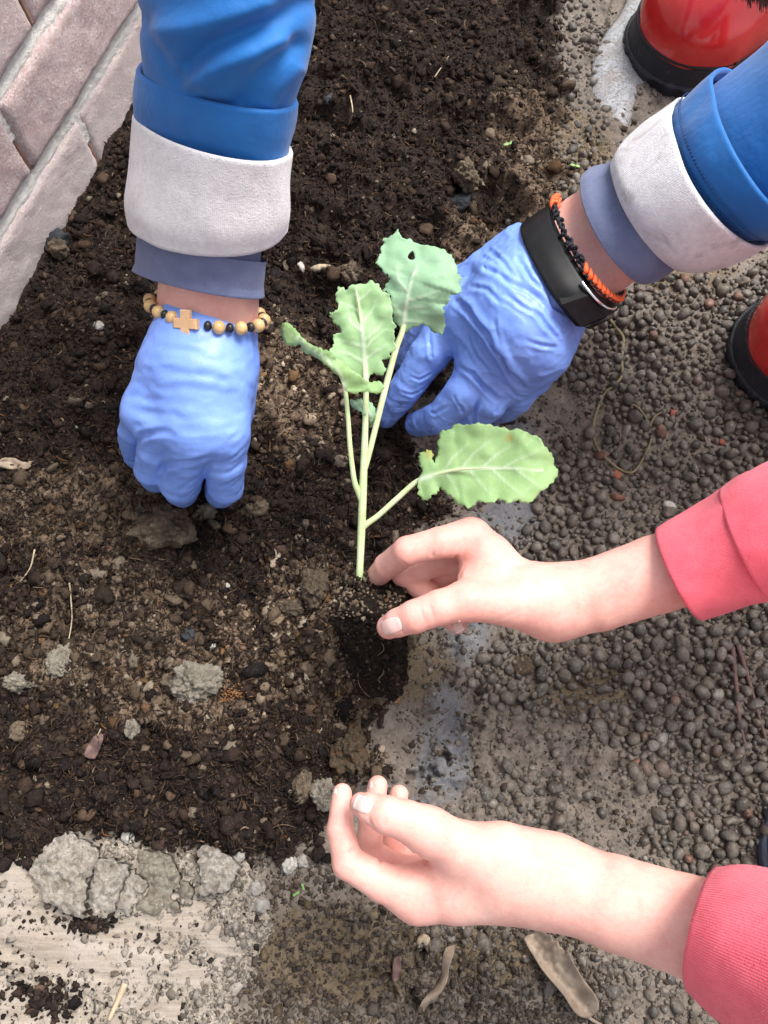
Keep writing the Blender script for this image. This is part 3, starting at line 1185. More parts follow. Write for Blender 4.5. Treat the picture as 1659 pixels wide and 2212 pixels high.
for pts, w, a, rdg in (([(280, 690), (480, 690), (700, 725), (960, 800)], .0022, .0007, .7), ([(230, 868), (500, 878), (760, 895), (1090, 960)], .0022, .0010, .7),
                       ([(165, 1150), (330, 1180), (520, 1205), (900, 1245)], .0022, .0009, .7), ([(170, 1060), (350, 1070), (560, 1085)], .002, .0005, .5),
                       ([(700, 900), (900, 930), (1130, 1000)], .002, .0006, .6), ([(400, 540), (700, 620), (1100, 640)], .002, .0006, .6),
                       ([(255, 1420), (300, 1350), (400, 1325), (520, 1320)], .0018, .0016, .5), ([(420, 1640), (455, 1580), (560, 1550), (760, 1525), (880, 1480)], .0020, .0015, .6),
                       ([(770, 1640), (800, 1570), (860, 1500)], .0020, .0012, .4), ([(930, 1540), (1010, 1500), (1060, 1440)], .0016, .0008, .6), ([(900, 1640), (990, 1600), (1050, 1540)], .0014, .0007, .6),
                       ([(880, 1730), (980, 1690), (1045, 1640)], .0014, .0007, .6), ([(560, 1780), (640, 1710), (730, 1660)], .0015, .0008, .6), ([(600, 1830), (680, 1760), (735, 1710)], .0014, .0006, .6),
                       ([(950, 1390), (1010, 1350), (1055, 1300)], .0015, .0006, .6)):
    gl_cr.append((lg(pts), w, a * (.5 if a < .0011 else .85), rdg))


def wr_soft(p):
    q = p.copy(); q[:, 0] *= 0.35
    return 0.0004 * vnoise(q, 0.004, 51) + 0.0003 * vnoise(p, 0.009, 52)


gA = make_hand(
    palm=[[(400, 700, .128, 62), (360, 790, .120, 62), (318, 890, .108, 50)], [(450, 705, .130, 68), (425, 800, .125, 75), (395, 920, .112, 52)],
          [(495, 712, .128, 58), (480, 810, .122, 66), (480, 930, .112, 52)], [(420, 800, .122, 72), (435, 930, .112, 52)], [(500, 800, .108, 52), (505, 890, .095, 42)]],
    fingers=[[(484, 930, .110, 48), (487, 1000, .092, 44), (487, 1052, .072, 38), (478, 1062, .045, 34), (470, 1050, .018, 28)],
             [(425, 930, .110, 50), (405, 990, .093, 47), (390, 1044, .070, 44), (392, 1058, .045, 36), (400, 1045, .016, 28)],
             [(365, 920, .108, 46), (338, 970, .092, 41), (329, 1012, .074, 38), (338, 1030, .045, 34), (350, 1030, .015, 28)],
             [(310, 885, .105, 40), (288, 930, .088, 31), (284, 948, .074, 28), (296, 985, .045, 28), (310, 995, .018, 25)],
             [(505, 860, .085, 40), (500, 930, .05, 34), (470, 990, .02, 30)]],
    kp=0.016, kf=0.0022, kb=0.010, creases=gl_cr, wrinkle=wr_soft)
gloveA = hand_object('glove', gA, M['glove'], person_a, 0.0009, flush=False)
tag(gloveA, 'violet-blue disposable glove pressed knuckles-down into the soil')

jsA = loft('jacket_sleeve', [ring(292, -110, 690, -110, .262, .034, 0, 36), ring(302, 0, 682, 0, .248, .034, 0, 38), ring(301, 90, 668, 110, .234, .033, 0, 40), ring(312, 175, 638, 215, .219, .027, 0, 38),
                             ring(318, 230, 622, 285, .208, .025, 0, 38)], M['jacket'], person_a, seg=128, sub=24, extend=0.22, disp=sleeve_folds)
loft('rolled_cuff', [ring(291, 146, 645, 222, .217, .034, 0, 46), ring(290, 200, 638, 270, .208, .034, 0, 46), ring(296, 258, 624, 336, .198, .0305, 0, 44), ring(306, 290, 612, 372, .193, .028, 0, 42)],
     M['jacket'], jsA, seg=128, sub=10, rim=.0012, top_rim=.0035, disp=folds(61, .0011, .03))
loft('lining_cuff', [ring(286, 246, 633, 330, .199, .0365, 0, 52), ring(276, 330, 630, 395, .186, .0355, 0, 58), ring(271, 420, 628, 455, .172, .0355, 0, 66), ring(276, 470, 621, 486, .163, .034, 0, 74)],
     M['fleece'], jsA, seg=128, sub=12, rim=.0035, top_rim=.003, disp=folds(63, .0010, .03))
loft('shirt_cuff', [ring(312, 470, 566, 505, .168, .026, 0, 16), ring(305, 530, 562, 560, .158, .026, 0, 18), ring(297, 560, 566, 600, .150, .026, 0, 18), ring(287, 583, 572, 640, .143, .027, 0, 18)],
     M['shirt'], person_a, seg=96, sub=10, rim=.0014, disp=folds(65, .0008, .02))

# right of the picture: left arm of the person
loft('arm', [ring(1345, 335, 1470, 575, .135, .022, -16, 8), ring(1275, 396, 1385, 600, .122, .022, -14, 8), ring(1222, 430, 1338, 634, .113, .021, -14, 8), ring(1175, 470, 1285, 668, .108, .020, -12, 8),
             ring(1120, 540, 1215, 690, .102, .018, -10, 8)], M['skin'], person_a, seg=64, sub=8)


def rg(pts):
    return [(774 + x * .3667, 332 + y * .3667) for x, y in pts]


gr_cr = []
for pts, w, a, rdg in (([(600, 640), (760, 682), (900, 765), (1060, 850), (1140, 930)], .0022, .0018, .9), ([(560, 850), (650, 925), (760, 1060), (850, 1200), (930, 1330), (1000, 1400)], .0026, .0030, .9),
                       ([(590, 1240), (680, 1300), (760, 1390), (830, 1460)], .0022, .0024, .8), ([(490, 1180), (540, 1280), (640, 1400)], .0020, .0018, .8),
                       ([(930, 600), (1010, 740), (1150, 900), (1290, 975)], .0020, .0018, .9), ([(1020, 900), (1100, 1010), (1190, 1120)], .0020, .0017, .9),
                       ([(420, 1050), (430, 1190), (470, 1300)], .0016, .0012, .8), ([(300, 1310), (360, 1330), (440, 1290)], .0013, .0009, .8), ([(250, 1400), (320, 1420), (400, 1370)], .0013, .0009, .8),
                       ([(700, 1460), (685, 1510), (670, 1600)], .0018, .0022, .6), ([(830, 1470), (815, 1520), (780, 1600)], .0018, .0020, .6), ([(800, 960), (830, 1120), (890, 1240), (980, 1350)], .0018, .0014, 1.0),
                       ([(650, 780), (760, 800), (850, 900)], .0018, .0010, .8), ([(860, 820), (960, 900), (1060, 960)], .0016, .0012, .8), ([(380, 1500), (450, 1530), (540, 1480)], .0014, .0012, .8),
                       ([(420, 1400), (480, 1480), (560, 1520)], .0014, .0010, .8), ([(560, 1420), (610, 1500), (620, 1560)], .0014, .0011, .8), ([(760, 560), (850, 640), (930, 760)], .0018, .0011, .9),
                       ([(200, 1480), (260, 1500), (330, 1470)], .0012, .0008, .8), ([(640, 1080), (700, 1200), (780, 1290)], .0017, .0012, .9), ([(980, 1100), (1080, 1130), (1180, 1140)], .0016, .0011, .9),
                       ([(860, 430), (900, 520), (900, 600)], .0016, .0009, .8), ([(880, 1380), (950, 1430), (1000, 1440)], .0015, .0013, .6)):
    gr_cr.append((rg(pts), w, a, rdg))


def wr_crumple(p):
    q = p @ np.array([[.8, .6, 0], [-.6, .8, 0], [0, 0, 1]])
    q = q * np.array([0.45, 1, 1])
    n = snoise(q, .013, 55)
    m_ = snoise(q, .0065, 57)
    return -0.0006 * ((1 - np.abs(n)) ** 3 - .25) - 0.0003 * ((1 - np.abs(m_)) ** 3 - .25) + .0002 * snoise(p, .004, 58)


cut = P(1206, 580, .112)
cn = P(1290, 520, .118) - P(1197, 585, .112); cn /= np.linalg.norm(cn)
gB = make_hand(
    palm=[[(1180, 560, .108, 70), (1090, 640, .105, 78), (1010, 690, .092, 58)], [(1190, 600, .106, 78), (1110, 700, .103, 92), (1040, 770, .085, 52)],
          [(1195, 640, .100, 70), (1140, 740, .096, 80), (1085, 810, .080, 50)], [(1205, 660, .098, 58), (1165, 760, .088, 60), (1130, 820, .072, 42)], [(1120, 545, .100, 55), (1050, 590, .090, 50), (985, 650, .075, 50)]],
    fingers=[[(1000, 665, .086, 54), (928, 765, .072, 42), (878, 838, .055, 34), (836, 897, .034, 26)],
             [(1050, 770, .082, 50), (1002, 848, .074, 41), (950, 903, .055, 34), (900, 917, .035, 27)],
             [(1092, 805, .076, 46), (1056, 868, .070, 38), (1012, 908, .050, 33), (985, 918, .025, 27)],
             [(1135, 805, .070, 40), (1118, 856, .062, 35), (1095, 880, .045, 31), (1060, 895, .025, 26)],
             [(1000, 620, .072, 48), (930, 690, .050, 40), (880, 780, .025, 32)]],
    webs=[[(1190, 650, .105, 40), (1225, 680, .108, 22), (1250, 694, .110, 5)], [(1170, 760, .090, 46), (1172, 835, .072, 12)], [(1185, 730, .10, 45), (1222, 748, .098, 10)]],
    kp=0.016, kf=0.0012, kb=0.006, creases=[(a_, w_ * .75, d_ * .8, r_) for a_, w_, d_, r_ in gr_cr], wrinkle=wr_crumple, clip=(cut, cn), sharp=True)
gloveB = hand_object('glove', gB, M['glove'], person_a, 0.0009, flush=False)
tag(gloveB, 'crumpled violet-blue disposable glove reaching behind the seedling, under the watch')


def sleeve_folds2(p, l, th):
    n = snoise(p, 0.055, 71)
    k = sstep(l.max() + .0, l.max() - .05, l)
    return k * (0.0022 * n + 0.0018 * np.sin(l * 80 + 2.0 * np.sin(th) + 2.0 * n))


jsB = loft('jacket_sleeve', [ring(1860, -75, 2030, 320, .225, .040, -50, 20), ring(1740, 15, 1900, 395, .205, .040, -55, 20), ring(1625, 120, 1785, 455, .186, .034, -54, 20), ring(1530, 195, 1690, 490, .170, .031, -54, 20)],
           M['jacket'], person_a, seg=128, sub=20, extend=0.22, disp=sleeve_folds2)
loft('rolled_cuff', [ring(1556, 148, 1752, 492, .178, .041, -66, 22), ring(1510, 190, 1700, 512, .168, .041, -68, 22), ring(1466, 230, 1640, 520, .159, .0365, -62, 22), ring(1444, 252, 1605, 522, .155, .033, -58, 22)],
     M['jacket'], jsB, seg=128, sub=10, rim=.0012, top_rim=.0035, disp=folds(73, .001, .03))
loft('lining_cuff', [ring(1474, 210, 1654, 534, .161, .0425, -74, 24), ring(1405, 258, 1580, 572, .149, .041, -66, 20), ring(1358, 300, 1520, 586, .140, .040, -60, 18), ring(1340, 328, 1490, 582, .135, .038, -54, 16)],
     M['fleece_dirty'], jsB, seg=128, sub=12, rim=.0035, top_rim=.003, disp=folds(75, .0012, .03))
loft('shirt_cuff', [ring(1370, 320, 1490, 560, .139, .030, -40, 20), ring(1325, 348, 1455, 585, .133, .030, -42, 22), ring(1285, 360, 1425, 604, .128, .030, -44, 24), ring(1268, 372, 1405, 610, .125, .0295, -44, 24)],
     M['shirt'], person_a, seg=96, sub=10, rim=.0014, disp=folds(77, .0006, .02))

# ---- person in the rose-red sweater
person_b = empty('person', (0.30, -0.10, 0.0))
tag(person_b, 'person in rose-red sweater, bare hands, one holding the seedling, the other cupped below', 'person', 'people planting')


def z5(pts):
    return [(663.6 + x * .3667, 1050.7 + y * .3667) for x, y in pts]


def z6(pts):
    return [(663.6 + x * .3667, 1603.7 + y * .3667) for x, y in pts]


cr1 = [(a_, w_ * .75, d_ * .85, r_) for a_, w_, d_, r_ in [(z5([(545, 430), (575, 455), (640, 472)]), .0012, .0008, .2), (z5([(742, 300), (738, 400), (742, 470)]), .0011, .0007, .3), (z5([(880, 320), (872, 420), (880, 520)]), .0016, .0014, .3),
       (z5([(660, 700), (680, 760), (700, 800)]), .0011, .00035, .4), (z5([(720, 690), (738, 745), (745, 790)]), .0011, .0003, .4), (z5([(1120, 790), (1180, 760), (1240, 720)]), .0014, .0002, .5),
       (z5([(1250, 860), (1330, 810), (1400, 760)]), .0014, .00018, .5), (z5([(1280, 890), (1400, 870), (1560, 830)]), .0016, .0002, .5), (z5([(545, 830), (575, 870)]), .001, .0004, .2),
       (z5([(930, 420), (900, 520), (880, 560)]), .0014, .0005, .4)]]
hU = make_hand(
    palm=[[(1560, 1195, .150, 86), (1420, 1240, .142, 84), (1290, 1284, .133, 79), (1195, 1300, .128, 75), (1110, 1262, .124, 57), (1022, 1166, .126, 41)],
          [(1195, 1302, .126, 73), (1105, 1300, .134, 55), (1010, 1298, .139, 40)], [(1190, 1306, .112, 70), (1110, 1256, .104, 55), (1042, 1210, .100, 38)], [(1190, 1310, .100, 64), (1110, 1282, .090, 50), (1060, 1240, .085, 34)]],
    fingers=[[(1015, 1162, .128, 42), (950, 1172, .133, 32), (880, 1190, .130, 30), (836, 1222, .112, 26), (800, 1262, .086, 21)],
             [(1010, 1298, .139, 41), (950, 1312, .139, 36), (896, 1332, .137, 34), (860, 1345, .132, 29), (840, 1354, .127, 25)],
             [(1035, 1205, .104, 32), (950, 1215, .105, 27), (874, 1240, .101, 27), (925, 1280, .092, 26), (975, 1335, .083, 23), (988, 1348, .080, 21)],
             [(1050, 1230, .092, 30), (985, 1225, .093, 25), (925, 1246, .089, 26), (960, 1275, .080, 24), (1000, 1310, .075, 22)],
             [(1060, 1250, .082, 27), (1010, 1225, .085, 23), (962, 1230, .088, 23), (968, 1262, .078, 21), (1000, 1285, .072, 20)]],
    webs=[[(1022, 1188, .122, 26), (1012, 1230, .124, 20), (1012, 1278, .134, 28)], [(1060, 1200, .122, 42), (1060, 1262, .128, 48)]],
    kp=0.010, kf=0.0012, kb=0.004, creases=cr1, fs=1.06)
oU = hand_object('arm', hU, M['skin'], person_b, 0.0009)
tag(oU, 'bare forearm and hand pinching the root plug')
nail(hU, 846, 1352, -1, .32, 46, 38, oU)
nail(hU, 990, 1354, .5, .85, 26, 26, oU, tipfrac=.6)

cr2 = [(a_, w_ * .75, d_ * .85, r_) for a_, w_, d_, r_ in [(z6([(170, 492), (210, 490), (255, 480)]), .0011, .0007, .3), (z6([(240, 665), (265, 635), (300, 618)]), .0012, .0010, .3), (z6([(415, 725), (430, 700), (440, 680)]), .0012, .0010, .3),
       (z6([(545, 755), (590, 710), (630, 680)]), .0014, .0010, .4), (z6([(650, 650), (690, 695), (750, 745)]), .0015, .0012, .3), (z6([(690, 690), (700, 720)]), .001, .0005, .2),
       (z6([(360, 420), (375, 480), (400, 510)]), .0012, .0004, .3), (z6([(440, 430), (470, 500)]), .0012, .0002, .3)]]
hL = make_hand(
    palm=[[(1660, 2035, .182, 103), (1480, 1998, .174, 102), (1330, 1950, .165, 96), (1200, 1908, .158, 86), (1085, 1896, .150, 90), (985, 1912, .144, 78), (902, 1930, .142, 57)],
          [(1190, 1893, .158, 76), (1080, 1850, .160, 68), (1000, 1830, .162, 54), (925, 1795, .166, 44)], [(1180, 1905, .148, 72), (1060, 1905, .130, 66), (920, 1905, .120, 43)],
          [(1180, 1905, .140, 68), (1060, 1895, .115, 58), (930, 1890, .104, 38)]],
    fingers=[[(905, 1934, .142, 50), (825, 1906, .147, 37), (752, 1864, .150, 32), (735, 1792, .151, 27), (739, 1714, .150, 20)],
             [(925, 1796, .166, 47), (880, 1774, .169, 40), (835, 1760, .171, 37), (800, 1746, .169, 30), (780, 1738, .166, 24)],
             [(920, 1900, .124, 42), (850, 1880, .126, 34), (797, 1842, .130, 28), (802, 1772, .134, 25), (816, 1697, .136, 20)],
             [(935, 1888, .108, 38), (885, 1872, .110, 30), (846, 1842, .114, 26), (850, 1780, .120, 24), (862, 1716, .123, 19)],
             [(950, 1875, .094, 34), (915, 1860, .096, 26), (888, 1836, .100, 23), (890, 1790, .106, 21), (896, 1760, .108, 18)]],
    webs=[[(972, 1846, .158, 36), (965, 1895, .148, 38)]],
    kp=0.011, kf=0.0012, kb=0.005, creases=cr2, fs=1.06)
oL = hand_object('arm', hL, M['skin'], person_b, 0.0009)
tag(oL, 'bare forearm and cupped hand with curled fingers')
nail(hL, 784, 1737, -1, -.42, 44, 40, oL, tipfrac=.55)
nail(hL, 797, 1690, -.25, -1, 30, 14, oL, lift=.0003)
nail(hL, 722, 1704, -.2, -1, 26, 9, oL, lift=.0003)


def knit(seed):
    def f(p, l, th):
        return 0.0013 * vnoise(p, .03, seed) + 0.0007 * vnoise(p, .012, seed + 1)
    return f


swU = loft('sweater_sleeve', [ring(1850, 930, 1985, 1200, .190, .036, -25, 8), ring(1720, 975, 1850, 1250, .176, .036, -25, 8), ring(1620, 1012, 1740, 1278, .166, .034, -24, 8), ring(1560, 1050, 1670, 1292, .160, .031, -22, 8)], M['sweater'], person_b,
           seg=96, sub=14, extend=.2, disp=knit(81), rim=.002)
loft('cuff', [ring(1618, 1020, 1735, 1280, .165, .0335, -26, 8), ring(1572, 1042, 1685, 1292, .160, .032, -26, 8), ring(1500, 1090, 1600, 1318, .152, .029, -24, 8), ring(1424, 1138, 1522, 1343, .145, .0265, -20, 8)], M['rib'], swU, seg=192, sub=14, rim=.0022, top_rim=.0018, disp=knit(83))
swL = loft('sweater_sleeve', [ring(2050, 2000, 1960, 2500, .225, .040, -20, 0), ring(1900, 1945, 1815, 2380, .210, .039, -20, 0), ring(1780, 1912, 1700, 2300, .198, .037, -20, 0), ring(1720, 1896, 1650, 2262, .192, .036, -20, 0)], M['sweater'], person_b, seg=96, sub=12, extend=.15,
           disp=knit(85), rim=.002)
loft('cuff', [ring(1800, 1912, 1715, 2310, .199, .0385, -22, 0), ring(1700, 1885, 1630, 2252, .189, .037, -26, 0), ring(1610, 1868, 1545, 2195, .180, .0345, -30, 0), ring(1560, 1868, 1495, 2152, .175, .031, -32, 0)], M['rib'], swL, seg=192, sub=14, rim=.0035, top_rim=.0018, disp=knit(87))


def fuzz(src, n, ln_, mat, parent, seed, lo=0.0):
    """short stray fibres standing off a knitted cuff"""
    rg2 = np.random.default_rng(seed)
    me = src.data
    co = np.zeros(len(me.vertices) * 3, np.float32); me.vertices.foreach_get('co', co)
    no = np.zeros(len(me.vertices) * 3, np.float32); me.vertices.foreach_get('normal', no)
    co = co.reshape(-1, 3) + ORI[src]; no = no.reshape(-1, 3)
    fv = np.array([p.vertices[:] for p in me.polygons])
    f = fv[rg2.integers(0, len(fv), n)]
    w = rg2.dirichlet((1, 1, 1, 1), n)
    p = (co[f] * w[..., None]).sum(1); nn = (no[f] * w[..., None]).sum(1)
    d = nn + rg2.normal(size=(n, 3)) * .7; d /= np.linalg.norm(d, axis=1)[:, None]
    L = ln_ * rg2.uniform(.4, 1.3, n)[:, None]
    s = np.cross(d, rg2.normal(size=(n, 3))); s /= np.linalg.norm(s, axis=1)[:, None]
    mid = p + d * L * .55; tip = mid + (d + rg2.normal(size=(n, 3)) * .6) * L * .5
    r_ = .00007
    t_ = np.cross(d, s)
    V = np.stack([p + s * r_, p - s * r_, p + t_ * r_, mid + s * r_, mid - s * r_, mid + t_ * r_, tip], 1)
    b_ = (np.arange(n) * 7)[:, None, None]
    q = np.array([[0, 1, 4], [0, 4, 3], [1, 2, 5], [1, 5, 4], [2, 0, 3], [2, 3, 5], [3, 4, 6], [4, 5, 6], [5, 3, 6]])[None]
    uvz = np.zeros((n * 7, 2))
    o = build('fuzz', V.reshape(-1, 3), (b_ + q).reshape(-1, 3), mat, parent, uv=uvz)
    o['kind'] = 'stuff'
    return o


for _s, _m in ((jsA, 'fleece'), (jsB, 'fleece'), (swU, 'sweater'), (swL, 'sweater')):
    for _c in list(_s.children):
        if _c.name.startswith('lining_cuff') or _c.name.startswith('cuff'):
            fuzz(_c, 5000, .0013, M[_m], _s, 3)

# ------------------------------------------------------------------ the seedling
def m_leaf():
    t = NT('brassica_leaf')
    tone, vein = t.attr('tone'), t.attr('vein')
    n1, n2 = t.noise(70, 4, 0.6), t.noise(500, 3, 0.6)
    a = t.mix(tone, (0.30, 0.51, 0.31), (0.335, 0.525, 0.19))
    c = t.mix(t.rng(n1, 0.35, 0.7, 0, 0.5), a, t.mix(tone, (0.37, 0.575, 0.38), (0.40, 0.585, 0.26)))
    c = t.mix(t.rng(t.attr('old'), 0.2, 1.0, 0, 1.0), c, (0.42, 0.40, 0.10))
    c = t.mix(t.math('MULTIPLY', vein, 0.95), c, (0.72, 0.80, 0.64))
    fv = t.ramp(t.voro(230, feature='DISTANCE_TO_EDGE'), 0.0, 0.10, (1, 1, 1), (0, 0, 0))
    c = t.mix(t.math('MULTIPLY', fv, 0.10), c, (0.60, 0.72, 0.50))
    t.bump(fv, 0.1, 0.0004)
    t.bump(t.noise(160, 3, 0.5), 0.25, 0.0015)
    t.set(color=c, rough=t.rng(n2, 0.3, 0.7, 0.45, 0.6), spec=0.35)
    tr = t.n('ShaderNodeBsdfTranslucent')
    t.link(t.mix(0.3, c, (0.45, 0.62, 0.16)), tr.inputs['Color'])
    mx = t.n('ShaderNodeMixShader')
    mx.inputs[0].default_value = 0.30
    t.link(t.b.outputs[0], mx.inputs[1]); t.link(tr.outputs[0], mx.inputs[2])
    t.link(mx.outputs[0], t.t.nodes['Material Output'].inputs['Surface'])
    return t.m


def m_stem():
    t = NT('pale_green_stem')
    n = t.noise(120, 3)
    c = t.mix(t.rng(n, 0.35, 0.65, 0, 1), (0.48, 0.62, 0.30), (0.60, 0.70, 0.42))
    sx = t.n('ShaderNodeSeparateXYZ'); t.link(t.geo.outputs['Position'], sx.inputs[0])
    return t.set(color=c, rough=0.45, sss=0.15, sss_scale=0.003, spec=0.4)


M['leaf'] = m_leaf()
M['stem'] = m_stem()
M['peat'] = m_simple('root_plug_peat', (0.006, 0.0045, 0.004), (0.022, 0.0155, 0.012), 450, 0.9, 0.9, 600, 0.002, 0.08)


def smooth_outline(pts, n=5, jag=0.0, seed=1):
    A = np.asarray(pts, float)
    m = len(A)
    out = []
    rs = np.random.default_rng(seed)
    for i in range(m):
        p0, p1, p2, p3 = A[i - 1], A[i], A[(i + 1) % m], A[(i + 2) % m]
        for t in np.arange(n) / n:
            out.append(0.5 * (2 * p1 + (p2 - p0) * t + (2 * p0 - 5 * p1 + 4 * p2 - p3) * t * t + (3 * p1 - p0 - 3 * p2 + p3) * t ** 3))
    out = np.array(out)
    if jag:
        tg = np.roll(out, -1, 0) - np.roll(out, 1, 0)
        nn = np.stack([tg[:, 1], -tg[:, 0]], 1); nn /= np.linalg.norm(nn, axis=1)[:, None] + 1e-9
        w = rs.normal(size=len(out)); w = (w + 0.5 * np.roll(w, 1))
        out = out + nn * (w * jag)[:, None]
    return out


def fill_outline(outline, spacing, holes=()):
    lo, hi = outline.min(0), outline.max(0)
    gx_, gy_ = np.meshgrid(np.arange(lo[0], hi[0], spacing), np.arange(lo[1], hi[1], spacing * 0.87), indexing='ij')
    gx_ = gx_ + (np.arange(gx_.shape[1]) % 2)[None, :] * spacing / 2
    g = np.stack([gx_.ravel(), gy_.ravel()], 1)
    sd_ = poly_sd(g[:, 0], g[:, 1], outline)
    g = g[sd_ > spacing * 0.45]
    for h in holes:
        g = g[poly_sd(g[:, 0], g[:, 1], h) < -spacing * 0.35]
    pts = [tuple(p) for p in outline]
    edges = [(i, (i + 1) % len(outline)) for i in range(len(outline))]
    for h in holes:
        b = len(pts)
        pts += [tuple(p) for p in h]
        edges += [(b + i, b + (i + 1) % len(h)) for i in range(len(h))]
    pts += [tuple(p) for p in g]
    vs, _, fs, *_ = geometry.delaunay_2d_cdt([Vector(p) for p in pts], edges, [], 1, 1e-5)
    V = np.array([v[:] for v in vs])
    fs = [tuple(f) for f in fs if len(f) == 3]
    C3 = V[np.array(fs)].mean(1)
    ok = in_poly(C3[:, 0], C3[:, 1], outline)
    for h in holes:
        ok &= ~in_poly(C3[:, 0], C3[:, 1], h)
    return V, [f for f, k in zip(fs, ok) if k]


def leaf(name, pts, rib, zf, tone, parent, mat=None, veins=(), holes=(), jag=1.5, seed=1, old=None, thick=0.00035, cup=0.0, ripple=0.0015, spacing=9, vw=4.0, ns=5):
    out = smooth_outline(pts, ns, jag, seed)
    V2, faces = fill_outline(out, spacing, holes)
    x, y = V2[:, 0], V2[:, 1]
    dr, t = seg2(x, y, rib)
    edge = poly_sd(x, y, out)
    vein = 0.95 * np.exp(-(dr / (vw * (1.25 - 0.9 * t))) ** 2)
    for vl in veins:
        dv, tv = seg2(x, y, vl)
        vein = np.maximum(vein, (0.72 - 0.5 * tv) * np.exp(-(dv / (vw * 0.55)) ** 2))
    z = zf(x, y, t, dr)
    q = np.stack([x, y, np.full_like(x, seed * 50.0)], 1)
    z = z + cup * (dr / 80.0) ** 2 + ripple * vnoise(q, 60, seed) + ripple * 0.5 * vnoise(q, 25, seed + 4) + ripple * 1.2 * np.exp(-np.maximum(edge, 0) / 14) * vnoise(q, 28, seed + 8) + 0.0007 * vein
    W = P(x, y, z)
    oldv = np.zeros_like(x)
    for ox, oy, orr in (old or []):
        oldv = np.maximum(oldv, np.exp(-(((x - ox) ** 2 + (y - oy) ** 2) / orr ** 2)))
    o = build(name, W, [f[::-1] for f in faces], mat or M['leaf'], parent, attrs={'tone': np.full(len(x), tone), 'vein': vein, 'old': oldv})
    md = o.modifiers.new('thickness', 'SOLIDIFY'); md.thickness = thick; md.offset = 0
    return o


def z4(pts):
    return [(580.6 + x * .4, 470 + y * .4) for x, y in pts]


seed_o = empty('seedling', P(822, 1478, .046))
tag(seed_o, 'young green cabbage seedling with soil root plug held between finger and thumb', 'seedling')
stem_pts = [(488, 2030, .088), (489, 1968, .0995), (494, 1850, .106), (500, 1700, .112), (508, 1500, .122), (514, 1320, .130), (522, 1100, .140), (526, 900, .149)]
SV = [P(*z4([(a, b)])[0], z) for a, b, z in stem_pts]
v, f = tube(SV, [.0017, .0019, .0019, .0021, .0021, .0019, .0016, .0014], 12)
build('stem', v, f, M['stem'], seed_o)

A_out = z4([(700, 72), (716, 95), (770, 128), (840, 146), (930, 170), (975, 200), (1003, 235), (1020, 290), (1042, 322), (1030, 360), (1036, 405), (985, 420), (978, 455), (945, 492), (952, 545), (942, 628), (905, 622), (868, 598),
            (832, 578), (780, 598), (722, 618), (705, 590), (680, 550), (660, 500), (655, 430), (640, 395), (618, 392), (636, 360), (655, 330), (640, 312), (622, 298), (600, 270), (578, 246), (604, 200), (606, 170), (628, 140), (622, 122), (660, 100)])
A_rib = z4([(722, 618), (735, 510), (750, 420), (772, 330), (805, 255)])
hole = np.array(z4([(772 + 17 * math.cos(a) + 5 * math.sin(2 * a) - 6 * math.sin(a), 205 + 24 * math.sin(a) + 6 * math.cos(a)) for a in np.linspace(0, 2 * np.pi, 14, endpoint=False)]))
l1 = leaf('leaf', A_out, A_rib, lambda x, y, t, d: .150 + .018 * t + 0.006 * np.sin(t * 2.4), .0, seed_o, cup=-.002,
          veins=[z4([(737, 490), (800, 485), (870, 475)]), z4([(730, 545), (690, 500), (665, 440)]), z4([(745, 445), (830, 430), (900, 400)]), z4([(750, 400), (700, 340), (690, 270)]), z4([(775, 325), (790, 290), (800, 270)]), z4([(735, 560), (800, 560), (850, 570)])],
          holes=[hole], seed=3, jag=1.6, spacing=4.5)
v, f = tube([P(*z4([(514, 1390)])[0], .1265), P(*z4([(538, 1290)])[0], .130), P(*z4([(590, 1080)])[0], .138), P(*z4([(640, 880)])[0], .143), P(*z4([(690, 700)])[0], .148), P(*z4([(722, 610)])[0], .1515), P(*z4([(742, 460)])[0], .158), P(*z4([(775, 330)])[0], .165)],
            [.0010, .0015, .0016, .0017, .0016, .0015, .0010, .0004], 10)
build('leaf_stalk', v, f, M['stem'], seed_o)

B_out = z4([(455, 358), (505, 362), (560, 344), (602, 372), (618, 398), (652, 415), (668, 470), (672, 545), (684, 580), (680, 640), (690, 700), (672, 728), (650, 722), (655, 758), (612, 772), (636, 828), (602, 856), (560, 846), (532, 880), (505, 872),
            (440, 850), (385, 812), (345, 770), (322, 725), (352, 690), (343, 640), (365, 628), (400, 624), (378, 590), (340, 545), (333, 512), (368, 500), (372, 460), (356, 420), (380, 378), (420, 385)])
B_rib = z4([(528, 890), (516, 760), (505, 620), (490, 500), (468, 375)])
l2 = leaf('leaf', B_out, B_rib, lambda x, y, t, d: .150 + .020 * t, .55, seed_o, cup=.003,
          veins=[z4([(512, 700), (450, 680), (370, 660)]), z4([(520, 790), (440, 740), (380, 720)]), z4([(505, 620), (440, 560), (420, 470)]), z4([(498, 570), (560, 500), (580, 440)]), z4([(492, 510), (440, 480), (400, 460)]), z4([(510, 670), (590, 600), (620, 560)]),
                 z4([(518, 770), (580, 720), (640, 690)]), z4([(512, 720), (560, 660), (640, 600)]), z4([(482, 450), (520, 420), (545, 390)])], seed=5, jag=1.6, spacing=4.5)
v, f = tube([P(*z4([(526, 930)])[0], .1485), P(*z4([(518, 790)])[0], .1535), P(*z4([(505, 620)])[0], .1605), P(*z4([(490, 500)])[0], .166), P(*z4([(472, 395)])[0], .171)], [.0017, .0014, .0011, .0007, .0003], 10)
build('leaf_rib', v, f, M['stem'], l2)

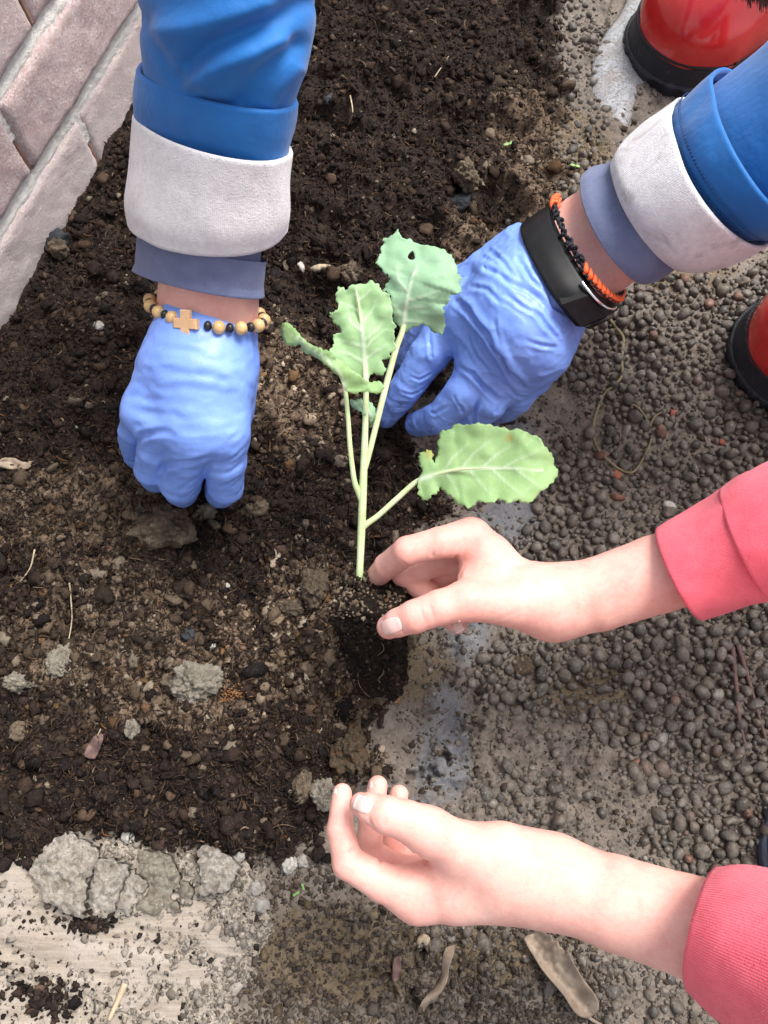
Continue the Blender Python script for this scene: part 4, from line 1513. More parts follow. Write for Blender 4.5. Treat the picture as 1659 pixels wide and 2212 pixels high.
C_out = z4([(58, 590), (90, 562), (125, 590), (150, 612), (185, 650), (240, 690), (285, 705), (330, 728), (400, 775), (470, 835), (530, 880), (575, 888), (612, 895), (622, 925), (585, 950), (530, 935), (480, 948), (415, 932), (395, 890), (368, 850), (300, 792),
            (235, 745), (182, 725), (172, 690), (120, 690), (92, 680)])
C_rib = z4([(412, 935), (385, 850), (320, 770), (230, 705), (150, 650), (75, 600)])
l3 = leaf('leaf', C_out, C_rib, lambda x, y, t, d: .152 + .018 * np.sin(t * 2.6) + .05 * np.clip((x - 700) / 200, -1, .12), .85, seed_o, seed=8, jag=1.2, ripple=.002, spacing=8, vw=3)
v, f = tube([P(*z4([(506, 1560)])[0], .119), P(*z4([(488, 1490)])[0], .1225), P(*z4([(462, 1420)])[0], .127), P(*z4([(440, 1250)])[0], .136), P(*z4([(428, 1080)])[0], .144), P(*z4([(412, 930)])[0], .151), P(*z4([(385, 850)])[0], .156)], [.0010, .0017, .0014, .0013, .0012, .0011, .0005], 10)
build('leaf_stalk', v, f, M['stem'], seed_o)

D_out = z4([(438, 992), (470, 985), (495, 978), (520, 1000), (545, 990), (575, 1020), (582, 1070), (570, 1110), (552, 1135), (535, 1110), (540, 1075), (515, 1070), (490, 1045), (460, 1030)])
D_rib = z4([(552, 1130), (550, 1060), (500, 1010), (450, 995)])
leaf('leaf', D_out, D_rib, lambda x, y, t, d: .130 + .010 * np.sin(t * 3), .1, seed_o, seed=11, jag=1.5, ripple=.003, spacing=6, vw=2.5)

E_out = z4([(812, 1408), (818, 1340), (815, 1295), (830, 1268), (852, 1258), (878, 1262), (890, 1282), (884, 1310), (900, 1325), (915, 1250), (920, 1195), (935, 1152), (975, 1140), (1022, 1112), (1070, 1122), (1122, 1108), (1180, 1120), (1240, 1122), (1290, 1142), (1345, 1138),
            (1400, 1166), (1455, 1190), (1502, 1242), (1535, 1290), (1538, 1340), (1562, 1378), (1540, 1420), (1505, 1458), (1450, 1500), (1400, 1545), (1350, 1530), (1300, 1540), (1240, 1525), (1180, 1540), (1120, 1530), (1090, 1570), (1050, 1560), (1000, 1528),
            (960, 1490), (932, 1458), (908, 1478), (880, 1512), (848, 1524), (820, 1505), (803, 1462)])
E_rib = z4([(812, 1415), (900, 1388), (1020, 1362), (1180, 1352), (1350, 1358), (1480, 1365)])
l5 = leaf('leaf', E_out, E_rib, lambda x, y, t, d: .125 + .036 * t - .020 * t * t, .85, seed_o, seed=14, jag=1.8, ripple=.0018, cup=.0015, spacing=5, old=[(z4([(872, 1272)])[0] + (16,)), (z4([(1300, 1190)])[0] + (12,))],
          veins=[z4([(930, 1385), (990, 1300), (1080, 1220)]), z4([(1040, 1360), (1100, 1280), (1200, 1200)]), z4([(1150, 1355), (1230, 1280), (1330, 1220)]), z4([(1260, 1355), (1340, 1310), (1440, 1270)]), z4([(960, 1378), (1000, 1440), (1020, 1500)]),
                 z4([(1080, 1360), (1140, 1430), (1200, 1500)]), z4([(1200, 1355), (1280, 1430), (1370, 1500)]), z4([(1330, 1358), (1400, 1410), (1460, 1450)])])
v, f = tube([P(*z4([(502, 1690)])[0], .1122), P(*z4([(522, 1660)])[0], .1135), P(*z4([(590, 1610)])[0], .116), P(*z4([(690, 1520)])[0], .120), P(*z4([(800, 1425)])[0], .1245), P(*z4([(900, 1389)])[0], .1300), P(*z4([(1020, 1362)])[0], .1365), P(*z4([(1180, 1352)])[0], .1435)], [.0012, .0017, .0015, .0015, .0014, .0010, .0007, .0003], 10)
build('leaf_stalk', v, f, M['stem'], seed_o)

# root plug: tapered square block of peat
pT, pB = P(797, 1272, .101), P(826, 1482, .050)
pa = pB - pT; pL = np.linalg.norm(pa); pa /= pL
pe1 = np.array([1.0, -0.25, 0.1]); pe1 -= pa * (pe1 @ pa); pe1 /= np.linalg.norm(pe1)
pe2 = np.cross(pa, pe1)
h0, h1 = .0182, .0115


def plug_sdf(p):
    q = p - pT
    a, b, c = q @ pa, q @ pe1, q @ pe2
    h = h0 + (h1 - h0) * np.clip(a / pL, 0, 1)
    r = .004
    dx = np.abs(b) - (h - r); dy = np.abs(c) - (h - r); dz = np.abs(a - pL / 2) - (pL / 2 - r)
    d = np.sqrt(np.maximum(dx, 0) ** 2 + np.maximum(dy, 0) ** 2 + np.maximum(dz, 0) ** 2) + np.minimum(np.maximum(dx, np.maximum(dy, dz)), 0) - r
    return d - .0016 * vnoise(p, .009, 91) - .0010 * vnoise(p, .004, 92) - .0006 * np.abs(vnoise(p, .002, 93))


pv, pf = sdf_mesh(plug_sdf, np.minimum(pT, pB) - .03, np.maximum(pT, pB) + .03, .0008)
plug = build('root_plug', pv, pf, M['peat'], seed_o)

# ------------------------------------------------------------------ wristwear
TANB = m_simple('varnished_wood_bead', (0.56, 0.34, 0.14), (0.68, 0.46, 0.22), 300, 0.3, 0.05, 500, .0002, .5)
TANC = m_simple('pale_wood', (0.60, 0.36, 0.19), (0.68, 0.44, 0.25), 350, 0.45, 0.1, 500, .0002, .4)
BLKB = m_simple('black_bead', (0.010, 0.010, 0.012), (0.018, 0.018, 0.02), 300, 0.35, 0, spec=.5)
bc, be, bn = ring(322, 652, 570, 690, .131, .0235, 0, 33)
brace = empty('bracelet', bc)
tag(brace, 'wooden bead bracelet with small cross on the left-hand gloved wrist', 'bracelet')


def bpt(th, k=1.0):
    return bc + be * math.cos(th) * k + bn * math.sin(th) * k


iv, ifc = ico(3)
bead_me = {}
for nm, mt in (('bead', TANB), ('black_bead', BLKB)):
    me = bpy.data.meshes.new(nm)
    me.from_pydata([tuple(v) for v in iv], [], [tuple(f) for f in ifc])
    me.polygons.foreach_set('use_smooth', [True] * len(me.polygons)); me.materials.append(mt)
    bead_me[nm] = me
ths = np.linspace(0, 2 * np.pi, 2000)
arc = np.concatenate([[0], np.cumsum(np.linalg.norm(np.diff([bpt(t) for t in ths], axis=0), axis=1))])
th_c = 1.88
s_c = np.interp(th_c, ths, arc)
barm = P(447, 760, .117) - P(450, 600, .143); barm /= np.linalg.norm(barm)
s_, kk = .0104, 0
while s_ < arc[-1] - .0100:
    th_ = np.interp((s_c + s_) % arc[-1], arc, ths)
    tan = (s_ > 0) and kk % 2 == 0
    r_ = .0037 if tan else .0027
    tg_ = bpt(th_ + .01) - bpt(th_ - .01)
    instance('bead' if tan else 'black_bead', bead_me['bead' if tan else 'black_bead'], bpt(th_, 1.0 if tan else .99), brace, Vector(tg_).to_track_quat('Z', 'Y').to_euler(), (r_, r_, r_ * .92 if tan else r_ * .8))
    s_ += .0058; kk += 1
# cross
xn = bn / np.linalg.norm(bn) * math.sin(th_c) + be / np.linalg.norm(be) * math.cos(th_c)
xt = bpt(th_c + .05) - bpt(th_c - .05); xt /= np.linalg.norm(xt)
xn = np.cross(xt, barm); xn /= np.linalg.norm(xn)
if xn @ (CAM - bc) < 0: xn = -xn
xn = xn + .5 * (CAM - bc) / np.linalg.norm(CAM - bc); xn -= xt * (xn @ xt); xn /= np.linalg.norm(xn)
xu = np.cross(xn, xt)
w_, l_, t_ = .0026, .0071, .0016
prof = [(-w_, -l_), (w_, -l_), (w_, -w_), (l_, -w_), (l_, w_), (w_, w_), (w_, l_), (-w_, l_), (-w_, w_), (-l_, w_), (-l_, -w_), (-w_, -w_)]
rot = .14
prof = [(a * math.cos(rot) - b * math.sin(rot), a * math.sin(rot) + b * math.cos(rot)) for a, b in prof]
cc = bpt(th_c, 1.10)
cv, cf_ = [], []
for lev, sc_ in ((-t_, 1.0), (t_ * .7, 1.0), (t_, .9)):
    cv += [cc + xt * a * sc_ + xu * b * sc_ + xn * lev for a, b in prof]
n_ = len(prof)
for lv in range(2):
    cf_ += [(lv * n_ + q, lv * n_ + (q + 1) % n_, (lv + 1) * n_ + (q + 1) % n_, (lv + 1) * n_ + q) for q in range(n_)]
cf_ += [tuple(range(2 * n_, 3 * n_)), tuple(range(n_ - 1, -1, -1))]
build('cross', cv, cf_, TANC, brace, smooth=False)

# watch
STRAP = m_simple('black_rubber_strap', (0.005, 0.005, 0.006), (0.009, 0.009, 0.010), 200, .38, .1, 900, .0002, .16)
GLOSS = m_simple('black_glass', (0.004, 0.004, 0.005), (0.006, 0.006, 0.007), 100, .12, 0, spec=.5)
SILV = NT('polished_steel'); SILV = SILV.set(color=(0.75, 0.77, 0.8), metal=1.0, rough=.18)
watch = empty('wristwatch', P(1225, 575, .110))
tag(watch, 'black smart wristwatch worn over the cuff of the crumpled glove', 'watch')
wa = ring(1133, 480, 1252, 690, .113, .0245, -24, 8)
wb = ring(1192, 438, 1322, 652, .117, .0250, -24, 24)
wm = tuple((a + b) / 2 for a, b in zip(wa, wb))
wm = (wm[0], wm[1] * 1.01, wm[2] * 1.03)
strap = loft('strap', [wb, wm, wa], STRAP, watch, seg=96, sub=6, rim=.0022, top_rim=.0022, sq=2.4)


def wpt(t, th, k):
    c, e, n = (a * (1 - t) + b * t for a, b in zip(wb, wa))
    return c + e * math.cos(th) * k + n * math.sin(th) * k


def facet_block(name, ths_, kin, kouts, t0, t1, mat, parent, bev=.12):
    """faceted solid that follows the strap"""
    V, Fc = [], []
    tl = [t0, t0 + (t1 - t0) * bev, t1 - (t1 - t0) * bev, t1]
    n = len(ths_)
    for q, th in enumerate(ths_):
        V += [wpt(t0, th, kin), wpt(tl[0], th, kouts[q] - .05), wpt(tl[1], th, kouts[q]), wpt(tl[2], th, kouts[q]), wpt(tl[3], th, kouts[q] - .05), wpt(t1, th, kin)]
    for q in range(n - 1):
        a, b = q * 6, q * 6 + 6
        Fc += [(a + r, a + r + 1, b + r + 1, b + r) for r in range(5)] + [(a + 5, a, b, b + 5)]
    Fc += [tuple(range(5, -1, -1)), tuple(range((n - 1) * 6, n * 6))]
    return build(name, V, Fc, mat, parent, smooth=False)


case = facet_block('case', [-.75, -.62, -.15, .42, .98, 1.10], .98, [1.02, 1.14, 1.20, 1.21, 1.12, 1.03], -.06, 1.04, STRAP, watch)
facet_block('screen', [-.10, .15, .40], 1.1, [1.225, 1.235, 1.235], .12, .88, GLOSS, case, .06)
v, f = tube([wpt(-.03, th, 1.10 + .03 * math.sin(th * 2)) for th in np.linspace(1.25, .05, 16)], [.0009] * 16, 10, 3)
build('steel_trim', v, f, SILV, case)
v, f = join([tube([wpt(.35 + .1 * q, th, 1.035) for th in np.linspace(2.5, 2.62, 4)], [.0007] * 4, 6, 2) for q in range(1)])
build('strap_slot', v, f, GLOSS, strap)

# braided cord bracelet next to the watch
ORC = m_simple('orange_cord', (0.80, 0.115, 0.030), (0.88, 0.17, 0.06), 500, .6, .3, 1200, .0004, .3)
BKC = m_simple('black_cord', (0.010, 0.010, 0.016), (0.02, 0.02, 0.028), 500, .7, .4, 1200, .0004, .3)
kc, ke, kn = ring(1206, 432, 1338, 640, .1195, .0238, -22, 24)
cord = empty('cord_bracelet', kc)
tag(cord, 'braided orange and black cord bracelet beside the black watch', 'bracelet')


def kpt(th, k=1.0):
    return kc + ke * math.cos(th) * k + kn * math.sin(th) * k


karm = P(1290, 520, .118) - P(1197, 585, .112); karm /= np.linalg.norm(karm)
th_list = np.arange(-.9, 1.45, .125)
for q, th in enumerate(th_list):
    # plaited strands: slanted fat loops, orange with black crossing
    for s_sgn, mt, nm in ((1, ORC, 'orange_strand'), (-1, BKC if q % 1 == 0 else ORC, 'black_strand')):
        a, b = kpt(th - .075, 1.0), kpt(th + .075, 1.0)
        mid = kpt(th, 1.055 if s_sgn > 0 else 1.05)
        off = karm * .0022 * s_sgn
        v, f = tube([a - off, a * .5 + mid * .5 - off * .4, mid + off * .3, b + off], [.0009, .0015, .0016, .0008] if s_sgn > 0 else [.0006, .0011, .0011, .0006], 8, 3)
        build(nm, v, f, mt, cord)
v, f = tube([kpt(t) for t in np.linspace(0, 2 * np.pi, 40)], [.0011] * 40, 8, 2)
build('core_cord', v, f, BKC, cord)
rs = np.random.default_rng(5)
for q in range(16):
    th = 1.5 + q * .075 + rs.uniform(-.03, .03)
    c0 = kpt(th, 1.05) + karm * rs.uniform(-.0015, .0015)
    ang = np.linspace(0, 2 * np.pi * .8, 7)
    d1 = rs.normal(size=3); d1 /= np.linalg.norm(d1); d2 = np.cross(d1, rs.normal(size=3)); d2 /= np.linalg.norm(d2)
    v, f = tube([c0 + .0017 * (d1 * math.cos(a) + d2 * math.sin(a)) for a in ang], [.0009] * 7, 7, 2)
    build('black_knot', v, f, BKC, cord)
for q in range(4):
    th = 2.75 + q * .12
    c0 = kpt(th, 1.04)
    d1 = karm; d2 = kpt(th, 1.2) - kpt(th, 1.0); d2 /= np.linalg.norm(d2)
    v, f = tube([c0 + .0022 * (d1 * math.cos(a) + d2 * math.sin(a)) for a in np.linspace(0, 5.6, 8)], [.0012] * 8, 8, 2)
    build('orange_strand', v, f, ORC, cord)

# ------------------------------------------------------------------ rubber boots
def m_rubber(name, ca, cb, rough, band=False):
    t = NT(name)
    n = t.noise(60, 4, .6)
    c = t.mix(t.rng(n, .35, .65, 0, 1), ca, cb)
    if not band:
        d = t.noise(420, 4, .7)
        c = t.mix(t.rng(d, .66, .72, 0, .8), c, (0.10, 0.07, 0.05))
        t.bump(t.noise(30, 2), .15, .003)
        return t.set(color=c, rough=rough, spec=.5, coat=.6, coat_rough=.08)
    w = t.n('ShaderNodeTexVoronoi'); w.inputs['Scale'].default_value = 620; w.inputs['Randomness'].default_value = .15
    t.link(t.geo.outputs['Position'], w.inputs['Vector'])
    t.bump(w.outputs['Distance'], .7, .0012)
    dd_ = t.noise(90, 4, .65)
    c = t.mix(t.rng(dd_, .6, .75, 0, .5), c, (0.10, 0.085, 0.07))
    return t.set(color=c, rough=rough, spec=.4)


RED = m_rubber('red_rubber', (0.56, 0.016, 0.018), (0.66, 0.030, 0.030), .2)
NAVY = m_rubber('textured_black_rubber', (0.012, 0.014, 0.019), (0.020, 0.023, 0.030), .5, True)
SLATE = m_rubber('slate_blue_rubber', (0.045, 0.06, 0.09), (0.06, 0.08, 0.12), .45)
LIME = m_rubber('olive_green_rubber', (0.20, 0.24, 0.03), (0.27, 0.30, 0.05), .5)


def boot(label, toe, ang, up_mat, band_mat, sc=1.0, sink=0.004, trim_mat=None):
    ca, sa = math.cos(ang), math.sin(ang)
    toe = np.array([toe[0], toe[1], toe[2] - sink])

    def loc(p):
        q = (p - toe) / sc
        return q[:, 0] * ca + q[:, 1] * sa, -q[:, 0] * sa + q[:, 1] * ca, q[:, 2]

    def d2(s, w):
        q = np.stack([s, w, np.zeros_like(s)], 1)
        a = rcone(q, np.array([.047, .004, 0]), np.array([.125, 0, 0]), .047, .036)
        b = rcone(q, np.array([.125, 0, 0]), np.array([.215, 0, 0]), .036, .036)
        return smin(a, b, .03)

    def slab(s, w, z, off, z0, z1, r):
        a = d2(s, w) - off + r; b = np.abs(z - (z0 + z1) / 2) - (z1 - z0) / 2 + r
        return (np.sqrt(np.maximum(a, 0) ** 2 + np.maximum(b, 0) ** 2) + np.minimum(np.maximum(a, b), 0) - r) * sc

    def sole(p):
        s, w, z = loc(p)
        rib = .0012 * (np.sin(s * 900) > .2) * (z < .008)
        return slab(s, w, z, .0015, 0, .010, .002) + rib * sc

    def bandf(p):
        s, w, z = loc(p)
        return slab(s, w, z, -.0005 - np.clip(z - .008, 0, 1) * .20, .006, .0235, .0015)

    def upper(p):
        s, w, z = loc(p)
        q = np.stack([s, w, z], 1)
        a = rcone(q, np.array([.0475, .0035, .029]), np.array([.115, 0, .054]), .0438, .046)
        b = rcone(q, np.array([.150, 0, .075]), np.array([.172, 0, .30]), .046, .056)
        a = smin(a, b, .04)
        a = np.maximum(a, .012 - z)
        top = z - .27
        return np.maximum(a, top) * sc - .0008 * vnoise(p, .02, 95)

    lo = toe + np.array([-.06, -.12, -.01]); hi = toe + np.array([.31, .16, .30])
    corners = np.array([[s, w, z] for s in (-.01, .27) for w in (-.06, .06) for z in (-.005, .28)]) * sc
    wc_ = np.stack([corners[:, 0] * ca - corners[:, 1] * sa, corners[:, 0] * sa + corners[:, 1] * ca, corners[:, 2]], 1) + toe
    lo, hi = wc_.min(0), wc_.max(0)
    root = empty('rubber_boot', toe)
    tag(root, label, 'boot', 'rubber boots')
    for nm, fn, mt, top in (('upper', upper, up_mat, hi[2]), ('side_band', bandf, band_mat, toe[2] + .08), ('sole', sole, band_mat, toe[2] + .03)):
        h2 = hi.copy(); h2[2] = top
        v_, f_ = sdf_mesh(fn, lo, h2, .0026)
        build(nm, v_, f_, mt, root)
    # raised edge where band meets upper
    pts_, th = [], np.linspace(math.pi * .5, math.pi * 1.5, 40)
    ring_p = [np.array([.047 + (.047 - .0036) * math.cos(t), .004 + (.047 - .0036) * math.sin(t)]) for t in th]
    ring_p = [np.array([.125, .0312])] + ring_p + [np.array([.125, -.0312])]
    zz = [.0245] * len(ring_p)
    wpts = [toe + sc * np.array([p[0] * ca - p[1] * sa, p[0] * sa + p[1] * ca, z]) for p, z in zip(ring_p, zz)]
    v_, f_ = tube(wpts, [.0013 * sc] * len(wpts), 8, 2)
    build('edge_bead', v_, f_, trim_mat or band_mat, root)
    return root


def ground0(u, v):
    p = P(u, v, 0.0); return np.array([p[0], p[1], 0.0])


bang = R(36)
t1 = ground0(1492, 112) - .047 * 1.15 * np.array([math.cos(bang), math.sin(bang), 0])
boot('shiny wet red rubber boot with black band at the top behind the blue sleeve', t1, bang, RED, NAVY, 1.15, .004)
t2 = ground0(1574, 775)
boot('red rubber boot with black band at the right edge above the pink cuff', t2, R(-4), RED, NAVY, 1.05, .004)
t3 = ground0(1644, 1850)
boot('slate blue boot toe peeking in above the lower pink cuff', t3, R(-6), SLATE, SLATE, 1.0, .004, LIME)

# hair hanging into the corner above the red boot
HAIR = m_simple('brown_hair', (0.035, 0.018, 0.010), (0.075, 0.040, 0.022), 300, .5, 0, spec=.4)
hp_ = []
rs = np.random.default_rng(3)
for q in range(420):
    a = rs.uniform(0, 1); w = rs.uniform(-1, 1)
    x0, x1 = 1590 + 260 * a, 1548 + 150 * a + 14 * w
    z0 = .30 + .02 * rs.uniform(-1, 1)
    yt = -34 + 62 * a + rs.normal() * 10
    hp_.append(tube([P(x0 + 40, -260 + 40 * w, z0 + .05), P(x0 + 10, -120 + 20 * w, z0 + .03), P(x1 + 10, yt - 60, z0 + .008), P(x1, yt, z0)], [.0004, .0004, .0003, .0001], 4, 3))
v, f = join(hp_)
build('hair', v, f, HAIR, person_a)

# double row of stitches along the right blue cuff
st_ = []
for f_ in (.30, .38, .66):
    r0, r1 = ring(1510, 190, 1700, 512, .168, .041, -68, 22), ring(1466, 230, 1640, 520, .159, .0365, -62, 22)
    rr = [a * (1 - f_) + b * f_ for a, b in zip(r0, r1)]
    tv = np.arange(.25, 3.0, .045)
    for t0 in tv:
        q = [rr[0] + (rr[1] * math.cos(t) + rr[2] * math.sin(t)) * 1.03 for t in (t0, t0 + .012, t0 + .027)]
        st_.append(tube(q, [.00022, .00030, .00022], 5, 1, False))
v, f = join(st_)
o_ = build('stitching', v, f, m_simple('navy_thread', (0.006, 0.05, 0.17), (0.008, 0.06, 0.2), 300, .7, 0), jsB)

# ------------------------------------------------------------------ things lying on the ground
# edging strip of plastic sheet, half buried in the mud
def m_plastic():
    t = NT('grey_blue_plastic_sheet')
    n1, n2 = t.noise(120, 5, .7), t.noise(500, 4, .7)
    c = t.mix(t.rng(n1, .35, .7, 0, 1), (0.25, 0.27, 0.30), (0.40, 0.42, 0.44))
    c = t.mix(t.rng(n2, .44, .62, 0, .9), c, (0.17, 0.145, 0.12))
    c = t.mix(t.rng(t.noise(45, 4, .6), .48, .62, 0, .5), c, (0.22, 0.19, 0.165))
    t.bump(n2, .4, .0012)
    return t.set(color=c, rough=t.rng(n2, .38, .55, .22, .7), spec=.5)


M['plastic'] = m_plastic()
ln = catmull(np.array([P(x, y, 0.0) for x, y in STRIP]), 16)
tg_ = np.gradient(ln, axis=0); tg_ /= np.linalg.norm(tg_, axis=1)[:, None]
sdv = np.stack([tg_[:, 1], -tg_[:, 0], np.zeros(len(ln))], 1)
nw = 22
ws = np.linspace(-1, 1, nw)
V = []
for k in range(len(ln)):
    hw = .024 + .006 * math.sin(k * .21)
    for w in ws:
        q = ln[k] + sdv[k] * w * hw
        V.append([q[0], q[1], 0.0])
V = np.array(V)
V[:, 2] = .0006 + .0020 * vnoise2(V[:, 0], V[:, 1], .028, 101) + .0009 * vnoise2(V[:, 0], V[:, 1], .009, 102) - .003 * np.tile(np.abs(ws) ** 4, len(ln))
V[:, 2] -= .012 * sstep(.52, .44, V[:, 1])
i, j = np.meshgrid(np.arange(len(ln) - 1), np.arange(nw - 1), indexing='ij')
fq = np.stack([i * nw + j, (i + 1) * nw + j, (i + 1) * nw + j + 1, i * nw + j + 1], -1).reshape(-1, 4)
strip = build('edging_strip', V, fq, M['plastic'])
md = strip.modifiers.new('thickness', 'SOLIDIFY'); md.thickness = .0012; md.offset = -1
tag(strip, 'grey plastic edging sheet half buried in mud along the soil bed', 'edging')

# weathered board at the lower left
def m_board():
    t = NT('weathered_pale_wood')
    ang = math.atan2(BD[1], BD[0])
    v = t.pos((4, 50, 30), (0, 0, -ang))
    g = t.noise(6, 5, .65, v)
    n1, n2 = t.noise(60, 4, .65), t.noise(520, 4, .7)
    c = t.mix(t.rng(g, .35, .65, 0, 1), (0.245, 0.205, 0.162), (0.36, 0.312, 0.26))
    c = t.mix(t.rng(n1, .45, .65, 0, .8), c, (0.34, 0.30, 0.262))
    c = t.mix(t.rng(n2, .60, .70, 0, .75), c, (0.16, 0.125, 0.10))
    t.bump(g, .5, .0016)
    t.bump(n2, .6, .0012)
    return t.set(color=c, rough=.85, spec=.25)


pA, pB2 = P(0, 2095, .008), P(245, 2190, .008)
BD = pB2 - pA; BD[2] = 0; BD /= np.linalg.norm(BD)
BN = np.array([-BD[1], BD[0], 0])
M['board'] = m_board()
board = empty('wooden_board', np.array([*pA[:2], -.012]))
tag(board, 'pale weathered split wooden board covered with sand and soil specks at lower left', 'board')
for nm, w0, w1, s1, sd_ in (('plank', .0012, .066, .128, 7), ('plank', -.110, -.0012, .158, 9)):
    nu, nv = 180, 60
    su = np.linspace(-.45, s1, nu); wv = np.linspace(w0, w1, nv)
    U, W = np.meshgrid(su, wv, indexing='ij')
    endj = .007 * vnoise2(W, W * 0 + sd_, .012, sd_) + .005 * vnoise2(W, W * 0 + sd_, .004, sd_ + 1)
    U = U + np.where(su[:, None] > 0, endj * (su[:, None] / s1) ** 3, 0)
    ed = np.minimum(W - w0, w1 - W)
    z = .0072 + .0012 * vnoise2(U * .25, W, .010, sd_ + 2) + .0006 * vnoise2(U * .2, W, .0035, sd_ + 3) - .0025 * np.exp(-ed / .0016) + .0006 * vnoise2(U, W, .003, sd_ + 6)
    z = z - .0035 * sstep(s1 - .06, s1, U)
    top = pA[None, None] * [1, 1, 0] + U[..., None] * BD + W[..., None] * BN
    top[..., 2] = z
    bot = top.copy(); bot[..., 2] = -.011
    nn = nu * nv
    i, j = np.meshgrid(np.arange(nu - 1), np.arange(nv - 1), indexing='ij')
    fq = np.stack([i * nv + j, (i + 1) * nv + j, (i + 1) * nv + j + 1, i * nv + j + 1], -1).reshape(-1, 4)
    bd = [q * nv for q in range(nu)] + [(nu - 1) * nv + q for q in range(1, nv)] + [q * nv + nv - 1 for q in range(nu - 2, -1, -1)] + [q for q in range(nv - 2, 0, -1)]
    side = [(bd[(q + 1) % len(bd)], bd[q], nn + bd[q], nn + bd[(q + 1) % len(bd)]) for q in range(len(bd))]
    build(nm, np.concatenate([top.reshape(-1, 3), bot.reshape(-1, 3)]), [tuple(f) for f in fq] + side + [tuple(f[::-1] + nn) for f in fq], M['board'], board)


def board_top(p):
    q = p - pA
    s, w = q @ BD, q @ BN
    return ((s < .09) & (w > -.10) & (w < .074))


# clods, lumps and stones that can be told apart
M['clod_grey'] = m_clod('dry_grey_clod', (0.28, 0.245, 0.19), (0.43, 0.39, 0.32), (0.16, 0.13, 0.095))
M['clod_brown'] = m_clod('brown_clod', (0.15, 0.112, 0.077), (0.27, 0.21, 0.148), (0.07, 0.052, 0.037))
M['clod_pale'] = m_clod('sandy_crust', (0.42, 0.37, 0.31), (0.60, 0.55, 0.48), (0.27, 0.23, 0.185))
M['clod_rust'] = m_clod('rusty_clod', (0.12, 0.09, 0.06), (0.19, 0.14, 0.09), (0.24, 0.085, 0.03))
M['char'] = m_simple('charcoal', (0.012, 0.014, 0.018), (0.030, 0.034, 0.042), 300, .6, .8, 500, .002, .4)
M['stone'] = m_simple('smooth_pale_stone', (0.20, 0.185, 0.165), (0.30, 0.28, 0.25), 200, .55, .3, 600, .0006, .4)
M['white'] = m_simple('white_chip', (0.30, 0.285, 0.255), (0.44, 0.415, 0.375), 200, .6, .3, 600, .0006, .4)
M['redchip'] = m_simple('red_brick_chip', (0.24, 0.075, 0.04), (0.32, 0.12, 0.07), 300, .7, .4, 600, .0006, .4)


def lump(name, u, v, rx, ry, mat, label, cat, group, seed, flat=.75, rough=.22, lvl=4, rot=0.0, sharp=0.0, sink=.35):
    Vi, Fi = ico(lvl)
    g = on_ground(u, v)
    k = depth(g) / F
    d = 1 + rough * vnoise(Vi + seed * 3.1, .9, seed) + rough * .7 * snoise(Vi + seed, .42, seed + 1) + rough * .5 * snoise(Vi + seed, .18, seed + 2) + rough * .3 * snoise(Vi + seed, .08, seed + 3)
    if sharp:
        d = d - sharp * np.abs(vnoise(Vi + seed, .7, seed + 5))
    q = Vi * d[:, None] * np.array([rx * k, ry * k, (rx + ry) / 2 * k * flat])
    c, s = math.cos(rot), math.sin(rot)
    q = np.stack([q[:, 0] * c - q[:, 1] * s, q[:, 0] * s + q[:, 1] * c, q[:, 2]], 1)
    hgt = (rx + ry) / 2 * k * flat
    p = g + np.array([0, 0, hgt * (1 - 2 * sink) * .9])
    o = build(name, q + p, Fi, mat)
    return tag(o, label, cat, group)


